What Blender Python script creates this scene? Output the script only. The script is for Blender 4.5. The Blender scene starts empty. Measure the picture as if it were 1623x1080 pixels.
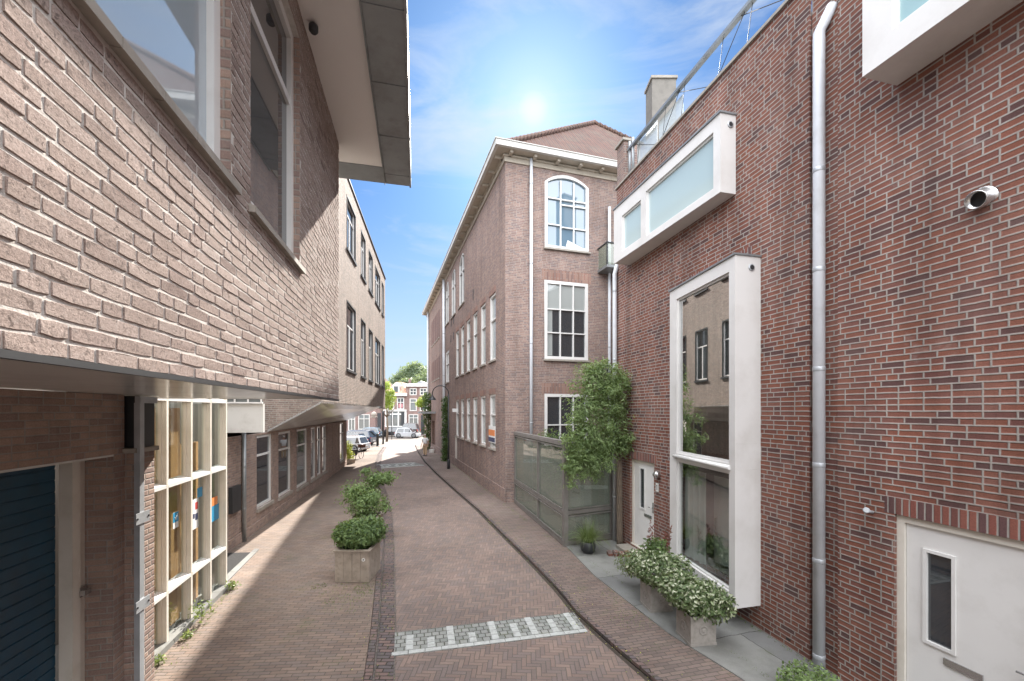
import bpy, bmesh, math, random
from mathutils import Vector, Matrix
random.seed(7)
R = math.radians
S = bpy.context.scene
COL = S.collection
# ------------------------------------------------------------------ camera, sky, sun, exposure
CAMH, FPX, CX, HY = 3.45, 650.0, 811.5, 652.0
cam = bpy.data.cameras.new("camera"); camo = bpy.data.objects.new("camera", cam); COL.objects.link(camo)
camo.location = (0, 0, CAMH); camo.rotation_euler = (R(90), 0, 0)
cam.sensor_width = 36; cam.lens = 36 * FPX / 1623; cam.shift_y = 112 / 1623
cam.clip_start = 0.05; cam.clip_end = 3000
S.camera = camo
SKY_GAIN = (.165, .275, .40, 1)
ADDED_SKY_FILL = (18.5, 18.8, 19.5, 1)
SUN_AZ, SUN_EL = R(3.0), R(36.3)
w = bpy.data.worlds.new("World"); S.world = w; w.use_nodes = True
wn, wl = w.node_tree.nodes, w.node_tree.links
wn.clear()
wo = wn.new("ShaderNodeOutputWorld"); bg = wn.new("ShaderNodeBackground"); sky = wn.new("ShaderNodeTexSky")
sky.sky_type = 'NISHITA'; sky.sun_disc = False; sky.sun_elevation = SUN_EL; sky.sun_rotation = SUN_AZ
sky.air_density = 1.0; sky.dust_density = 0.5; sky.ozone_density = 1.8
tc = wn.new("ShaderNodeTexCoord"); mp = wn.new("ShaderNodeMapping"); mp.inputs['Scale'].default_value = (1.6, 1.6, 7.0)
mp.inputs['Rotation'].default_value = (0.0, R(14), 0)
nz = wn.new("ShaderNodeTexNoise"); nz.inputs['Scale'].default_value = 1.7; nz.inputs['Detail'].default_value = 9; nz.inputs['Roughness'].default_value = .58
nz.inputs['Distortion'].default_value = .6
cr = wn.new("ShaderNodeValToRGB"); cr.color_ramp.elements[0].position = .46; cr.color_ramp.elements[1].position = .72
cr.color_ramp.elements[0].color = (0, 0, 0, 1); cr.color_ramp.elements[1].color = (.7, .7, .7, 1)
mx = wn.new("ShaderNodeMix"); mx.data_type = 'RGBA'
wl.new(tc.outputs['Generated'], mp.inputs[0]); wl.new(mp.outputs[0], nz.inputs['Vector']); wl.new(nz.outputs['Fac'], cr.inputs[0])
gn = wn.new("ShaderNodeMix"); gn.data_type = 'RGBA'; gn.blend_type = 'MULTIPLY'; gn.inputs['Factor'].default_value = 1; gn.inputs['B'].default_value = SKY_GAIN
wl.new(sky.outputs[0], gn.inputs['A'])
wl.new(cr.outputs[0], mx.inputs['Factor']); wl.new(gn.outputs['Result'], mx.inputs['A']); mx.inputs['B'].default_value = (2.3, 2.55, 2.85, 1)
# bright fill added to the unseen sky overhead and behind, to lift the shade
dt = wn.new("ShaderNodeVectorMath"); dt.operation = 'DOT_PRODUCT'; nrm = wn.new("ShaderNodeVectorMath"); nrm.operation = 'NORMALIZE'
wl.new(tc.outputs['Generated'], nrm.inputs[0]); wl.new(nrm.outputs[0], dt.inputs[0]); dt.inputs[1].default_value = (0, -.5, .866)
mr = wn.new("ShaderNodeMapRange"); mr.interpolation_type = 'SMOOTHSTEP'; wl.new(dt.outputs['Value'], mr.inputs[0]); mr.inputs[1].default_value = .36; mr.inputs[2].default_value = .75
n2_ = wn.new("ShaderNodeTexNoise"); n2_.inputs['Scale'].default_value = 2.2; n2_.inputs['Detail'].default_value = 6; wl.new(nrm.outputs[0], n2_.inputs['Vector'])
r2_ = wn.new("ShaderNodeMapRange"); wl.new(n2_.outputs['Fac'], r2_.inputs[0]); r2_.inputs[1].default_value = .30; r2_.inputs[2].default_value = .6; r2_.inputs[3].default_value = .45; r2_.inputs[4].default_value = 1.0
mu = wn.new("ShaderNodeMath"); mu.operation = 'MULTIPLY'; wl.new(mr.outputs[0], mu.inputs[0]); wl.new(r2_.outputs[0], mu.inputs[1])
sz = wn.new("ShaderNodeSeparateXYZ"); wl.new(nrm.outputs[0], sz.inputs[0])
hr = wn.new("ShaderNodeMapRange"); hr.interpolation_type = 'SMOOTHSTEP'; wl.new(sz.outputs[2], hr.inputs[0]); hr.inputs[1].default_value = -.02; hr.inputs[2].default_value = .50; hr.inputs[3].default_value = .95; hr.inputs[4].default_value = 0
hm = wn.new("ShaderNodeMix"); hm.data_type = 'RGBA'; wl.new(hr.outputs[0], hm.inputs['Factor']); wl.new(mx.outputs['Result'], hm.inputs['A']); hm.inputs['B'].default_value = (2.05, 2.45, 2.80, 1)
sdt = wn.new("ShaderNodeVectorMath"); sdt.operation = 'DOT_PRODUCT'; wl.new(nrm.outputs[0], sdt.inputs[0]); sdt.inputs[1].default_value = (math.sin(SUN_AZ) * math.cos(SUN_EL), math.cos(SUN_AZ) * math.cos(SUN_EL), math.sin(SUN_EL))
sg_ = wn.new("ShaderNodeMapRange"); wl.new(sdt.outputs['Value'], sg_.inputs[0]); sg_.inputs[1].default_value = .97; sg_.inputs[2].default_value = 1.0
sr = wn.new("ShaderNodeValToRGB"); e_ = sr.color_ramp.elements; e_[0].position = .0; e_[0].color = (0, 0, 0, 1); e_[1].position = .9995; e_[1].color = (.62, .62, .62, 1)
for p_, v_ in ((.50, .012), (.84, .07), (.95, .16), (.985, .28)):
    q_ = e_.new(p_); q_.color = (v_, v_, v_, 1)
wl.new(sg_.outputs[0], sr.inputs[0])
sm_ = wn.new("ShaderNodeMix"); sm_.data_type = 'RGBA'; wl.new(sr.outputs[0], sm_.inputs['Factor']); wl.new(hm.outputs['Result'], sm_.inputs['A']); sm_.inputs['B'].default_value = (3.4, 3.35, 3.3, 1)
m3 = wn.new("ShaderNodeMix"); m3.data_type = 'RGBA'; wl.new(mu.outputs[0], m3.inputs['Factor']); wl.new(sm_.outputs['Result'], m3.inputs['A']); m3.inputs['B'].default_value = ADDED_SKY_FILL
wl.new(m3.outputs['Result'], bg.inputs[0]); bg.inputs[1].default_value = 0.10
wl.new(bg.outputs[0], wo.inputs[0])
sl = bpy.data.lights.new("sun", 'SUN'); so = bpy.data.objects.new("sun", sl); COL.objects.link(so)
sl.energy = 4.8; sl.angle = R(0.55); sl.color = (1.0, .94, .86)
sd = Vector((math.sin(SUN_AZ) * math.cos(SUN_EL), math.cos(SUN_AZ) * math.cos(SUN_EL), math.sin(SUN_EL)))
so.rotation_euler = sd.to_track_quat('Z', 'Y').to_euler(); so.location = (0, 0, 60)
S.view_settings.view_transform = 'Standard'; S.view_settings.look = 'None'; S.view_settings.gamma = 1
S.view_settings.exposure = 1.8
S.render.engine = 'CYCLES'
S.cycles.use_denoising = True
try: S.cycles.denoiser = 'OPENIMAGEDENOISE'
except Exception: pass
S.cycles.max_bounces = 7; S.cycles.diffuse_bounces = 4; S.cycles.glossy_bounces = 4; S.cycles.transparent_max_bounces = 10
S.cycles.transmission_bounces = 4
S.cycles.sample_clamp_indirect = 6; S.cycles.caustics_reflective = False; S.cycles.caustics_refractive = False
# ------------------------------------------------------------------ helpers
def gz(y):                                   # height of the ground: level, then falling gently
    return -0.01 * max(0.0, min(y, 75) - 25)
def gpt(px, py):                             # the spot on the ground seen at that place of the photograph
    Y = FPX * CAMH / (py - HY)
    for _ in range(6): Y = FPX * (CAMH - gz(Y)) / (py - HY)
    return ((px - CX) / FPX * Y, Y)
class Fac:                                   # a vertical plane with its own u (metres along) / off (metres outward) / z
    def __init__(s, base, d, out):
        s.b = Vector(base); s.t = Vector(d).normalized(); s.n = Vector((s.t.y, -s.t.x))
        if s.n.dot(Vector(out)) < 0: s.n = -s.n
    def P(s, u, off, z):
        p = s.b + s.t * u + s.n * off
        return Vector((p.x, p.y, z))
    def u(s, px, off=0):
        k = (px - CX) / FPX; b = s.b + s.n * off
        return (k * b.y - b.x) / (s.t.x - k * s.t.y)
    def z(s, py, u, off=0):
        return CAMH + (HY - py) / FPX * s.P(u, off, 0).y
    def U(s, Y): return (Y - s.b.y) / s.t.y
SPLIT = {"soldier_course", "gutter_seam", "porch_rail", "pipe_clamp", "clamp_bolt", "wall_anchor", "fence_rail", "weep_slot", "eaves_bracket", "rail_wire",
         "panel_joint", "plywood_panel", "border_brick", "windows", "cabinet_door", "rail_post", "frame_rail", "room_wall", "shoes", "pipe_socket", "side_wall"}
class MB:
    def __init__(s): s.v = []; s.f = []; s.uv = {}; s.tone = None; s.sm = set()
    def quad(s, *p, uv=None):
        i = len(s.v); s.v += [Vector(q) for q in p]; s.f.append(tuple(range(i, i + len(p))))
        if uv: s.uv[len(s.f) - 1] = uv
        return s
    def obox(s, p, a, b, c):
        p, a, b, c = Vector(p), Vector(a), Vector(b), Vector(c)
        if a.cross(b).dot(c) < 0: a, b = b, a
        i = len(s.v); s.v += [p, p + a, p + a + b, p + b, p + c, p + a + c, p + a + b + c, p + b + c]
        for f in ((0, 3, 2, 1), (4, 5, 6, 7), (0, 1, 5, 4), (1, 2, 6, 5), (2, 3, 7, 6), (3, 0, 4, 7)): s.f.append(tuple(i + k for k in f))
        return s
    def box(s, x0, x1, y0, y1, z0, z1): return s.obox((x0, y0, z0), (x1 - x0, 0, 0), (0, y1 - y0, 0), (0, 0, z1 - z0))
    def fbox(s, F, u0, u1, o0, o1, z0, z1):
        p = F.P(u0, o0, z0); return s.obox(p, F.P(u1, o0, z0) - p, F.P(u0, o1, z0) - p, (0, 0, z1 - z0))
    def prism(s, low, high):                  # two rings of equal count
        n = len(low); i = len(s.v); s.v += [Vector(q) for q in low] + [Vector(q) for q in high]
        s.f.append(tuple(i + k for k in reversed(range(n)))); s.f.append(tuple(i + n + k for k in range(n)))
        for k in range(n): s.f.append((i + k, i + (k + 1) % n, i + n + (k + 1) % n, i + n + k))
        return s
    def tube(s, pts, r, n=10, cap=True):
        pts = [Vector(p) for p in pts]; rr = r if isinstance(r, (list, tuple)) else [r] * len(pts)
        rings = []; prev = None
        for k, p in enumerate(pts):
            d = (pts[min(k + 1, len(pts) - 1)] - pts[max(k - 1, 0)]).normalized()
            if prev is None:
                a = d.cross(Vector((0, 0, 1)) if abs(d.z) < .9 else Vector((1, 0, 0))).normalized()
            else:
                a = (prev - d * prev.dot(d)).normalized()
            prev = a; b = d.cross(a)
            i = len(s.v)
            for q in range(n):
                t = 2 * math.pi * q / n; s.v.append(p + (a * math.cos(t) + b * math.sin(t)) * rr[k])
            rings.append(i)
        for i, j in zip(rings, rings[1:]):
            for q in range(n):
                s.sm.add(len(s.f)); s.f.append((i + q, i + (q + 1) % n, j + (q + 1) % n, j + q))
        if cap:
            s.f.append(tuple(rings[0] + q for q in reversed(range(n)))); s.f.append(tuple(rings[-1] + q for q in range(n)))
        return s
    def lathe(s, c, prof, n=16, axis=None):
        c = Vector(c); q = Vector(axis).normalized().to_track_quat('Z', 'Y') if axis else None
        rings = []
        for r, z in prof:
            i = len(s.v)
            for k in range(n):
                t = 2 * math.pi * k / n; p = Vector((r * math.cos(t), r * math.sin(t), z))
                if q: p = q @ p
                s.v.append(c + p)
            rings.append(i)
        for i, j in zip(rings, rings[1:]):
            for k in range(n): s.sm.add(len(s.f)); s.f.append((i + k, i + (k + 1) % n, j + (k + 1) % n, j + k))
        s.f.append(tuple(rings[0] + k for k in reversed(range(n)))); s.f.append(tuple(rings[-1] + k for k in range(n)))
        return s
    def build(s, name, mat, parent=None, local=False):
        if name in SPLIT:
            out = [p.build_one(name, mat, parent, local) for p in s.pieces()]
            return out[0]
        return s.build_one(name, mat, parent, local)
    def pieces(s):
        up = list(range(len(s.v)))
        def find(i):
            while up[i] != i: up[i] = up[up[i]]; i = up[i]
            return i
        for f in s.f:
            for k in f[1:]: up[find(k)] = find(f[0])
        gr = {}
        for fi, f in enumerate(s.f): gr.setdefault(find(f[0]), []).append(fi)
        out = []
        for fis in gr.values():
            m = MB(); mp_ = {}
            for fi in fis:
                if fi in s.uv: m.uv[len(m.f)] = s.uv[fi]
                if fi in s.sm: m.sm.add(len(m.f))
                g = []
                for k in s.f[fi]:
                    if k not in mp_: mp_[k] = len(m.v); m.v.append(s.v[k])
                    g.append(mp_[k])
                m.f.append(tuple(g))
            out.append(m)
        return out
    def build_one(s, name, mat, parent=None, local=False):
        o0 = Vector((0, 0, 0))
        if parent is not None and not local:
            q = parent
            while q is not None: o0 = o0 + q.location; q = q.parent
        me = bpy.data.meshes.new(name)
        me.from_pydata([tuple(p - o0) for p in s.v], [], s.f)
        uvl = me.uv_layers.new(name="UVMap"); V = s.v
        for pi, poly in enumerate(me.polygons):
            if pi in s.uv:
                for li, uvv in zip(poly.loop_indices, s.uv[pi]): uvl.data[li].uv = uvv
                continue
            n = poly.normal
            if abs(n.z) > .75:
                for li, vi in zip(poly.loop_indices, poly.vertices): uvl.data[li].uv = (V[vi].x, V[vi].y)
            else:
                t = Vector((-n.y, n.x, 0)).normalized()
                if abs(t.y) > abs(t.x):
                    if t.y < 0: t = -t
                elif t.x < 0: t = -t
                for li, vi in zip(poly.loop_indices, poly.vertices): uvl.data[li].uv = (V[vi].dot(t), V[vi].z)
            if pi in s.sm: poly.use_smooth = True
        if s.tone:
            ca = me.color_attributes.new(name="tone", type='FLOAT_COLOR', domain='CORNER')
            for pi, poly in enumerate(me.polygons):
                t = s.tone[pi]
                for li in poly.loop_indices: ca.data[li].color = (t, t, t, 1)
        me.materials.append(mat); me.update()
        o = bpy.data.objects.new(name, me); COL.objects.link(o)
        if parent is not None: o.parent = parent
        return o
def tag(o, label=None, cat=None, group=None, kind=None):
    if label: o["label"] = label
    if cat: o["category"] = cat
    if group: o["group"] = group
    if kind: o["kind"] = kind
    return o
def empty(name, loc, label, cat, group=None, rz=0):
    o = bpy.data.objects.new(name, None); COL.objects.link(o); o.location = loc; o.rotation_euler = (0, 0, rz)
    o.empty_display_size = .2
    return tag(o, label, cat, group)
def copy_tree(o, parent=None):
    c = o.copy(); COL.objects.link(c)
    if parent is not None: c.parent = parent
    for ch in list(o.children): copy_tree(ch, c)
    return c
# ------------------------------------------------------------------ materials
def newmat(name):
    m = bpy.data.materials.new(name); m.use_nodes = True; nt = m.node_tree
    return m, nt, nt.nodes["Principled BSDF"]
class NT:
    def __init__(s, nt): s.nt = nt
    def n(s, t, **k):
        o = s.nt.nodes.new(t)
        for a, b in k.items(): setattr(o, a, b)
        return o
    def l(s, a, b): s.nt.links.new(a, b)
    def m(s, op, a, b=None, c=None):
        o = s.n("ShaderNodeMath", operation=op)
        for i, x in enumerate((a, b, c)):
            if x is None: continue
            if isinstance(x, (int, float)): o.inputs[i].default_value = x
            else: s.l(x, o.inputs[i])
        return o.outputs[0]
    def ramp(s, fac, stops, interp='LINEAR'):
        o = s.n("ShaderNodeValToRGB"); e = o.color_ramp.elements; o.color_ramp.interpolation = interp
        while len(e) < len(stops): e.new(.5)
        for k, (p, c) in enumerate(stops):
            e[k].position = p; e[k].color = (c[0], c[1], c[2], 1) if not isinstance(c, (int, float)) else (c, c, c, 1)
        s.l(fac, o.inputs[0]); return o.outputs[0]
    def noise(s, vec, sc, det=4, rough=.55, dist=0):
        o = s.n("ShaderNodeTexNoise"); o.inputs['Scale'].default_value = sc; o.inputs['Detail'].default_value = det
        o.inputs['Roughness'].default_value = rough; o.inputs['Distortion'].default_value = dist
        if vec is not None: s.l(vec, o.inputs['Vector'])
        return o.outputs['Fac']
    def mix(s, f, a, b, blend='MIX'):
        o = s.n("ShaderNodeMix", data_type='RGBA', blend_type=blend)
        for nm, x in (('Factor', f), ('A', a), ('B', b)):
            if isinstance(x, (int, float)): o.inputs[nm].default_value = x
            elif isinstance(x, tuple): o.inputs[nm].default_value = (x[0], x[1], x[2], 1)
            else: s.l(x, o.inputs[nm])
        return o.outputs['Result']
    def comb(s, x, y, z=0.0):
        o = s.n("ShaderNodeCombineXYZ")
        for i, q in enumerate((x, y, z)):
            if isinstance(q, (int, float)): o.inputs[i].default_value = q
            else: s.l(q, o.inputs[i])
        return o.outputs[0]
    def white(s, vec):
        o = s.n("ShaderNodeTexWhiteNoise", noise_dimensions='3D'); s.l(vec, o.inputs['Vector']); return o.outputs['Value'], o.outputs['Color']
    def uv(s):
        t = s.n("ShaderNodeTexCoord"); sp = s.n("ShaderNodeSeparateXYZ"); s.l(t.outputs['UV'], sp.inputs[0])
        return t, sp.outputs[0], sp.outputs[1]
def solid(name, col, rough=.6, metal=0, spec=.5, var=.06, nscale=3.0, bump=0.0, bscale=60, dirt=None, dirtamt=.5, emit=None, coat=0):
    m, nt, b = newmat(name); q = NT(nt)
    t = q.n("ShaderNodeTexCoord"); ob = t.outputs['Object']
    f = q.noise(ob, nscale, 5)
    c = q.mix(f, tuple(x * (1 - var * 2) for x in col), tuple(min(1, x * (1 + var * 2)) for x in col))
    if dirt:
        g = q.ramp(q.noise(ob, nscale * 1.7, 8, .65), [(.48, 0), (.72, dirtamt)])
        c = q.mix(g, c, dirt)
    q.l(c, b.inputs['Base Color'])
    b.inputs['Roughness'].default_value = rough; b.inputs['Metallic'].default_value = metal
    b.inputs['Specular IOR Level'].default_value = spec; b.inputs['Coat Weight'].default_value = coat
    if emit: b.inputs['Emission Color'].default_value = (*emit[:3], 1); b.inputs['Emission Strength'].default_value = emit[3]
    if bump:
        bp = q.n("ShaderNodeBump"); bp.inputs['Strength'].default_value = 1; bp.inputs['Distance'].default_value = bump
        q.l(q.noise(ob, bscale, 5), bp.inputs['Height']); q.l(bp.outputs[0], b.inputs['Normal'])
    return m
def bricks(name, tones, mortar, bw=.22, rh=.0625, ms=.010, bumpd=.006, wob=.0025, rough=.85, stain=(.05, .05, .045), stainamt=.35,
           grain=.25, soldier=False, regular=False, rot=0.0, moss=None, big=.25, bev=.007, streak=.18, und=0, grit=.38, spec=.22):
    m, nt, b = newmat(name); q = NT(nt)
    t, u0, v0 = q.uv()
    uvv = t.outputs['UV']
    if rot:
        c_, s_ = math.cos(rot), math.sin(rot)
        u1 = q.m('ADD', q.m('MULTIPLY', u0, c_), q.m('MULTIPLY', v0, s_)); v1 = q.m('SUBTRACT', q.m('MULTIPLY', v0, c_), q.m('MULTIPLY', u0, s_))
        u0, v0 = u1, v1
    if soldier: u0, v0 = v0, u0
    nw = q.n("ShaderNodeTexNoise"); nw.inputs['Scale'].default_value = 9; nw.inputs['Detail'].default_value = 3; q.l(uvv, nw.inputs['Vector'])
    sp = q.n("ShaderNodeSeparateColor"); q.l(nw.outputs['Color'], sp.inputs[0])
    u = q.m('ADD', u0, q.m('MULTIPLY', q.m('SUBTRACT', sp.outputs[0], .5), wob * 4))
    v = q.m('ADD', v0, q.m('MULTIPLY', q.m('SUBTRACT', sp.outputs[1], .5), wob * 4))
    v = q.m('DIVIDE', v, rh); row = q.m('FLOOR', v); fv = q.m('SUBTRACT', v, row)
    rr, _ = q.white(q.comb(row, 3.7))
    if regular:
        sh = q.m('MULTIPLY', q.m('FLOORED_MODULO', row, 2.0), .5)
        x = q.m('ADD', q.m('DIVIDE', u, bw), sh); cell = q.m('FLOOR', x); f = q.m('SUBTRACT', x, cell)
        dx = q.m('MINIMUM', f, q.m('SUBTRACT', 1.0, f)); wh = 0.0
        idv = q.comb(row, cell, 0.0)
    else:
        sh = q.m('MULTIPLY', q.m('FLOOR', q.m('MULTIPLY', rr, 10)), .25)
        x = q.m('DIVIDE', q.m('ADD', q.m('DIVIDE', u, bw), sh), 2.5); cell = q.m('FLOOR', x)
        f = q.m('MULTIPLY', q.m('SUBTRACT', x, cell), 2.5)
        r3, _ = q.white(q.comb(row, cell, 1.3))
        b1 = q.m('ADD', .5, q.m('MULTIPLY', q.m('GREATER_THAN', r3, .333), .5))
        b2 = q.m('ADD', 1.5, q.m('MULTIPLY', q.m('GREATER_THAN', r3, .667), .5))
        dx = q.m('MINIMUM', q.m('MINIMUM', f, q.m('SUBTRACT', 2.5, f)), q.m('MINIMUM', q.m('ABSOLUTE', q.m('SUBTRACT', f, b1)), q.m('ABSOLUTE', q.m('SUBTRACT', f, b2))))
        which = q.m('ADD', q.m('GREATER_THAN', f, b1), q.m('GREATER_THAN', f, b2))
        idv = q.comb(row, cell, which)
    dxm = q.m('MULTIPLY', dx, bw); dy = q.m('MULTIPLY', q.m('MINIMUM', fv, q.m('SUBTRACT', 1.0, fv)), rh)
    d = q.m('MINIMUM', dxm, dy)
    mr = q.n("ShaderNodeMapRange", interpolation_type='SMOOTHSTEP'); q.l(d, mr.inputs[0])
    mr.inputs[1].default_value = ms * .40; mr.inputs[2].default_value = ms * .40 + .0035
    mask = mr.outputs[0]
    rnd, _ = q.white(idv)
    n = len(tones); col = q.ramp(rnd, [((k + .0) / n, tones[k]) for k in range(n)], 'CONSTANT')
    col = _finish(q, t, col, mask, mortar, grain, stain, stainamt, big, moss, 0 if und else streak)
    q.l(col, b.inputs['Base Color']); b.inputs['Roughness'].default_value = rough; b.inputs['Specular IOR Level'].default_value = spec
    _bump(q, b, uvv, d, ms, rnd, bumpd, bev, und, grit)
    return m
def _finish(q, t, col, mask, mortar, grain, stain, stainamt, big, moss, streak=0):
    uvv = t.outputs['UV']
    fine = q.noise(uvv, 70, 5, .7)
    col = q.mix(1.0, col, q.ramp(fine, [(.25, 1 - grain), (.75, 1 + grain)]), 'MULTIPLY')
    mcol = q.mix(q.noise(uvv, 14, 5), tuple(x * .75 for x in mortar), tuple(x * 1.15 for x in mortar))
    col = q.mix(mask, mcol, col)
    if stainamt:
        st = q.ramp(q.noise(uvv, .9, 7, .62, .4), [(.45, 0), (.75, stainamt)])
        col = q.mix(st, col, stain)
    if big:
        lg = q.ramp(q.noise(uvv, .45, 4), [(.3, 1 - big), (.7, 1 + big * .6)])
        col = q.mix(1.0, col, lg, 'MULTIPLY')
    if streak:
        mp_ = q.n("ShaderNodeMapping"); mp_.inputs['Scale'].default_value = (2.6, .22, 1); q.l(uvv, mp_.inputs[0])
        sn_ = q.noise(mp_.outputs[0], 1.0, 7, .62, .25)
        col = q.mix(1.0, col, q.ramp(sn_, [(.32, 1 - streak), (.5, 1.0), (.70, 1 + streak * .8)]), 'MULTIPLY')
        bl_ = q.ramp(q.noise(uvv, 1.6, 9, .72, .5), [(.60, 0), (.78, streak * 1.6)])
        col = q.mix(bl_, col, (.36, .33, .31))
    if moss:
        g = q.ramp(q.noise(uvv, moss[1], 8, .7), [(moss[2], 0), (moss[2] + .12, 1)])
        inv = q.m('MULTIPLY', q.m('SUBTRACT', 1.15, mask), g)
        col = q.mix(inv, col, moss[0])
    return col
def _bump(q, b, uvv, d, ms, rnd, bumpd, bev=.007, und=0, grit=.38):
    h = q.n("ShaderNodeMapRange", interpolation_type='SMOOTHSTEP'); q.l(d, h.inputs[0]); h.inputs[1].default_value = ms * .25; h.inputs[2].default_value = ms * .5 + bev
    hh = q.m('ADD', h.outputs[0], q.m('ADD', q.m('MULTIPLY', rnd, .35), q.m('ADD', q.m('MULTIPLY', q.noise(uvv, 110, 4, .7), grit), q.m('MULTIPLY', q.noise(uvv, 22, 3), .5))))
    if und: hh = q.m('ADD', hh, q.m('MULTIPLY', q.noise(uvv, 1.7, 3), und * 2.2))
    bp = q.n("ShaderNodeBump"); bp.inputs['Strength'].default_value = .9; bp.inputs['Distance'].default_value = bumpd
    q.l(hh, bp.inputs['Height']); q.l(bp.outputs[0], b.inputs['Normal'])
def herring(name, tones, mortar, w=.07, n=3, ms=.006, rot=0.0, bumpd=.004, grain=.22, stain=(.06, .06, .055), stainamt=.3, big=.25, moss=None, rough=.8, und=2.5):
    m, nt, b = newmat(name); q = NT(nt)
    t, u, v = q.uv(); c_, s_ = math.cos(rot), math.sin(rot)
    nw = q.n("ShaderNodeTexNoise"); nw.inputs['Scale'].default_value = 5; nw.inputs['Detail'].default_value = 2; q.l(t.outputs['UV'], nw.inputs['Vector'])
    sp = q.n("ShaderNodeSeparateColor"); q.l(nw.outputs['Color'], sp.inputs[0])
    u = q.m('ADD', u, q.m('MULTIPLY', q.m('SUBTRACT', sp.outputs[0], .5), .018)); v = q.m('ADD', v, q.m('MULTIPLY', q.m('SUBTRACT', sp.outputs[1], .5), .018))
    x = q.m('DIVIDE', q.m('ADD', q.m('MULTIPLY', u, c_), q.m('MULTIPLY', v, s_)), w)
    y = q.m('DIVIDE', q.m('SUBTRACT', q.m('MULTIPLY', v, c_), q.m('MULTIPLY', u, s_)), w)
    i = q.m('FLOOR', x); j = q.m('FLOOR', y); fx = q.m('SUBTRACT', x, i); fy = q.m('SUBTRACT', y, j)
    mm = q.m('FLOORED_MODULO', q.m('SUBTRACT', i, j), 2.0 * n)
    isv = q.m('GREATER_THAN', mm, n - .5); ish = q.m('SUBTRACT', 1.0, isv)
    qq = q.m('SUBTRACT', mm, float(n))
    idh_x = q.m('SUBTRACT', i, mm); idv_y = q.m('ADD', j, qq)
    ix = q.m('ADD', q.m('MULTIPLY', ish, idh_x), q.m('MULTIPLY', isv, i)); iy = q.m('ADD', q.m('MULTIPLY', ish, j), q.m('MULTIPLY', isv, idv_y))
    rnd, _ = q.white(q.comb(ix, iy, isv))
    # distance to the long and the short sides of the brick
    dh_s = q.m('MINIMUM', q.m('ADD', fx, mm), q.m('SUBTRACT', q.m('SUBTRACT', float(n), mm), fx)); dh_l = q.m('MINIMUM', fy, q.m('SUBTRACT', 1.0, fy))
    dv_s = q.m('MINIMUM', q.m('ADD', q.m('SUBTRACT', 1.0, fy), qq), q.m('ADD', q.m('SUBTRACT', float(n - 1), qq), fy)); dv_l = q.m('MINIMUM', fx, q.m('SUBTRACT', 1.0, fx))
    dh = q.m('MINIMUM', dh_s, dh_l); dv = q.m('MINIMUM', dv_s, dv_l)
    d = q.m('MULTIPLY', q.m('ADD', q.m('MULTIPLY', ish, dh), q.m('MULTIPLY', isv, dv)), w)
    mr = q.n("ShaderNodeMapRange", interpolation_type='SMOOTHSTEP'); q.l(d, mr.inputs[0]); mr.inputs[1].default_value = ms * .3; mr.inputs[2].default_value = ms * .3 + .004
    k = len(tones); col = q.ramp(rnd, [(a / k, tones[a]) for a in range(k)], 'CONSTANT')
    col = _finish(q, t, col, mr.outputs[0], mortar, grain, stain, stainamt, big, moss)
    q.l(col, b.inputs['Base Color']); b.inputs['Roughness'].default_value = rough; b.inputs['Specular IOR Level'].default_value = .35
    _bump(q, b, t.outputs['UV'], d, ms, rnd, bumpd, .007, und)
    return m
def glass_dark(name, col=(.03, .035, .04), ior=1.9, rough=.012, wave=.0012):
    m, nt, b = newmat(name); q = NT(nt)
    b.inputs['Base Color'].default_value = (*col, 1); b.inputs['Roughness'].default_value = rough; b.inputs['IOR'].default_value = ior
    if wave:
        t = q.n("ShaderNodeTexCoord"); bp = q.n("ShaderNodeBump"); bp.inputs['Distance'].default_value = wave; bp.inputs['Strength'].default_value = 1
        q.l(q.noise(t.outputs['Object'], .8, 1), bp.inputs['Height']); q.l(bp.outputs[0], b.inputs['Normal'])
    return m
def glass_thin(name, tint=(.85, .9, .88), ior=1.6, extra=.0, rough=.01, painted_refl=None):
    m, nt, b = newmat(name); q = NT(nt); nt.nodes.remove(b)
    out = nt.nodes["Material Output"]; tr = q.n("ShaderNodeBsdfTransparent"); gl = q.n("ShaderNodeBsdfGlossy"); mx = q.n("ShaderNodeMixShader"); fr = q.n("ShaderNodeFresnel")
    tr.inputs[0].default_value = (*tint, 1); gl.inputs['Roughness'].default_value = rough; fr.inputs[0].default_value = ior
    geo = q.n('ShaderNodeNewGeometry'); f = q.m('MULTIPLY', q.m('MINIMUM', q.m('ADD', fr.outputs[0], extra), 1.0), q.m('SUBTRACT', 1.0, geo.outputs['Backfacing']))
    if painted_refl:  # diffuse share that paints a reflection onto the pane
        df = q.n("ShaderNodeBsdfDiffuse"); df.inputs[0].default_value = (*painted_refl[:3], 1); m2 = q.n("ShaderNodeMixShader"); m2.inputs[0].default_value = painted_refl[3]
        q.l(tr.outputs[0], m2.inputs[1]); q.l(df.outputs[0], m2.inputs[2]); tr = m2
    q.l(f, mx.inputs[0]); q.l(tr.outputs[0], mx.inputs[1]); q.l(gl.outputs[0], mx.inputs[2]); q.l(mx.outputs[0], out.inputs[0])
    return m
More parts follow.
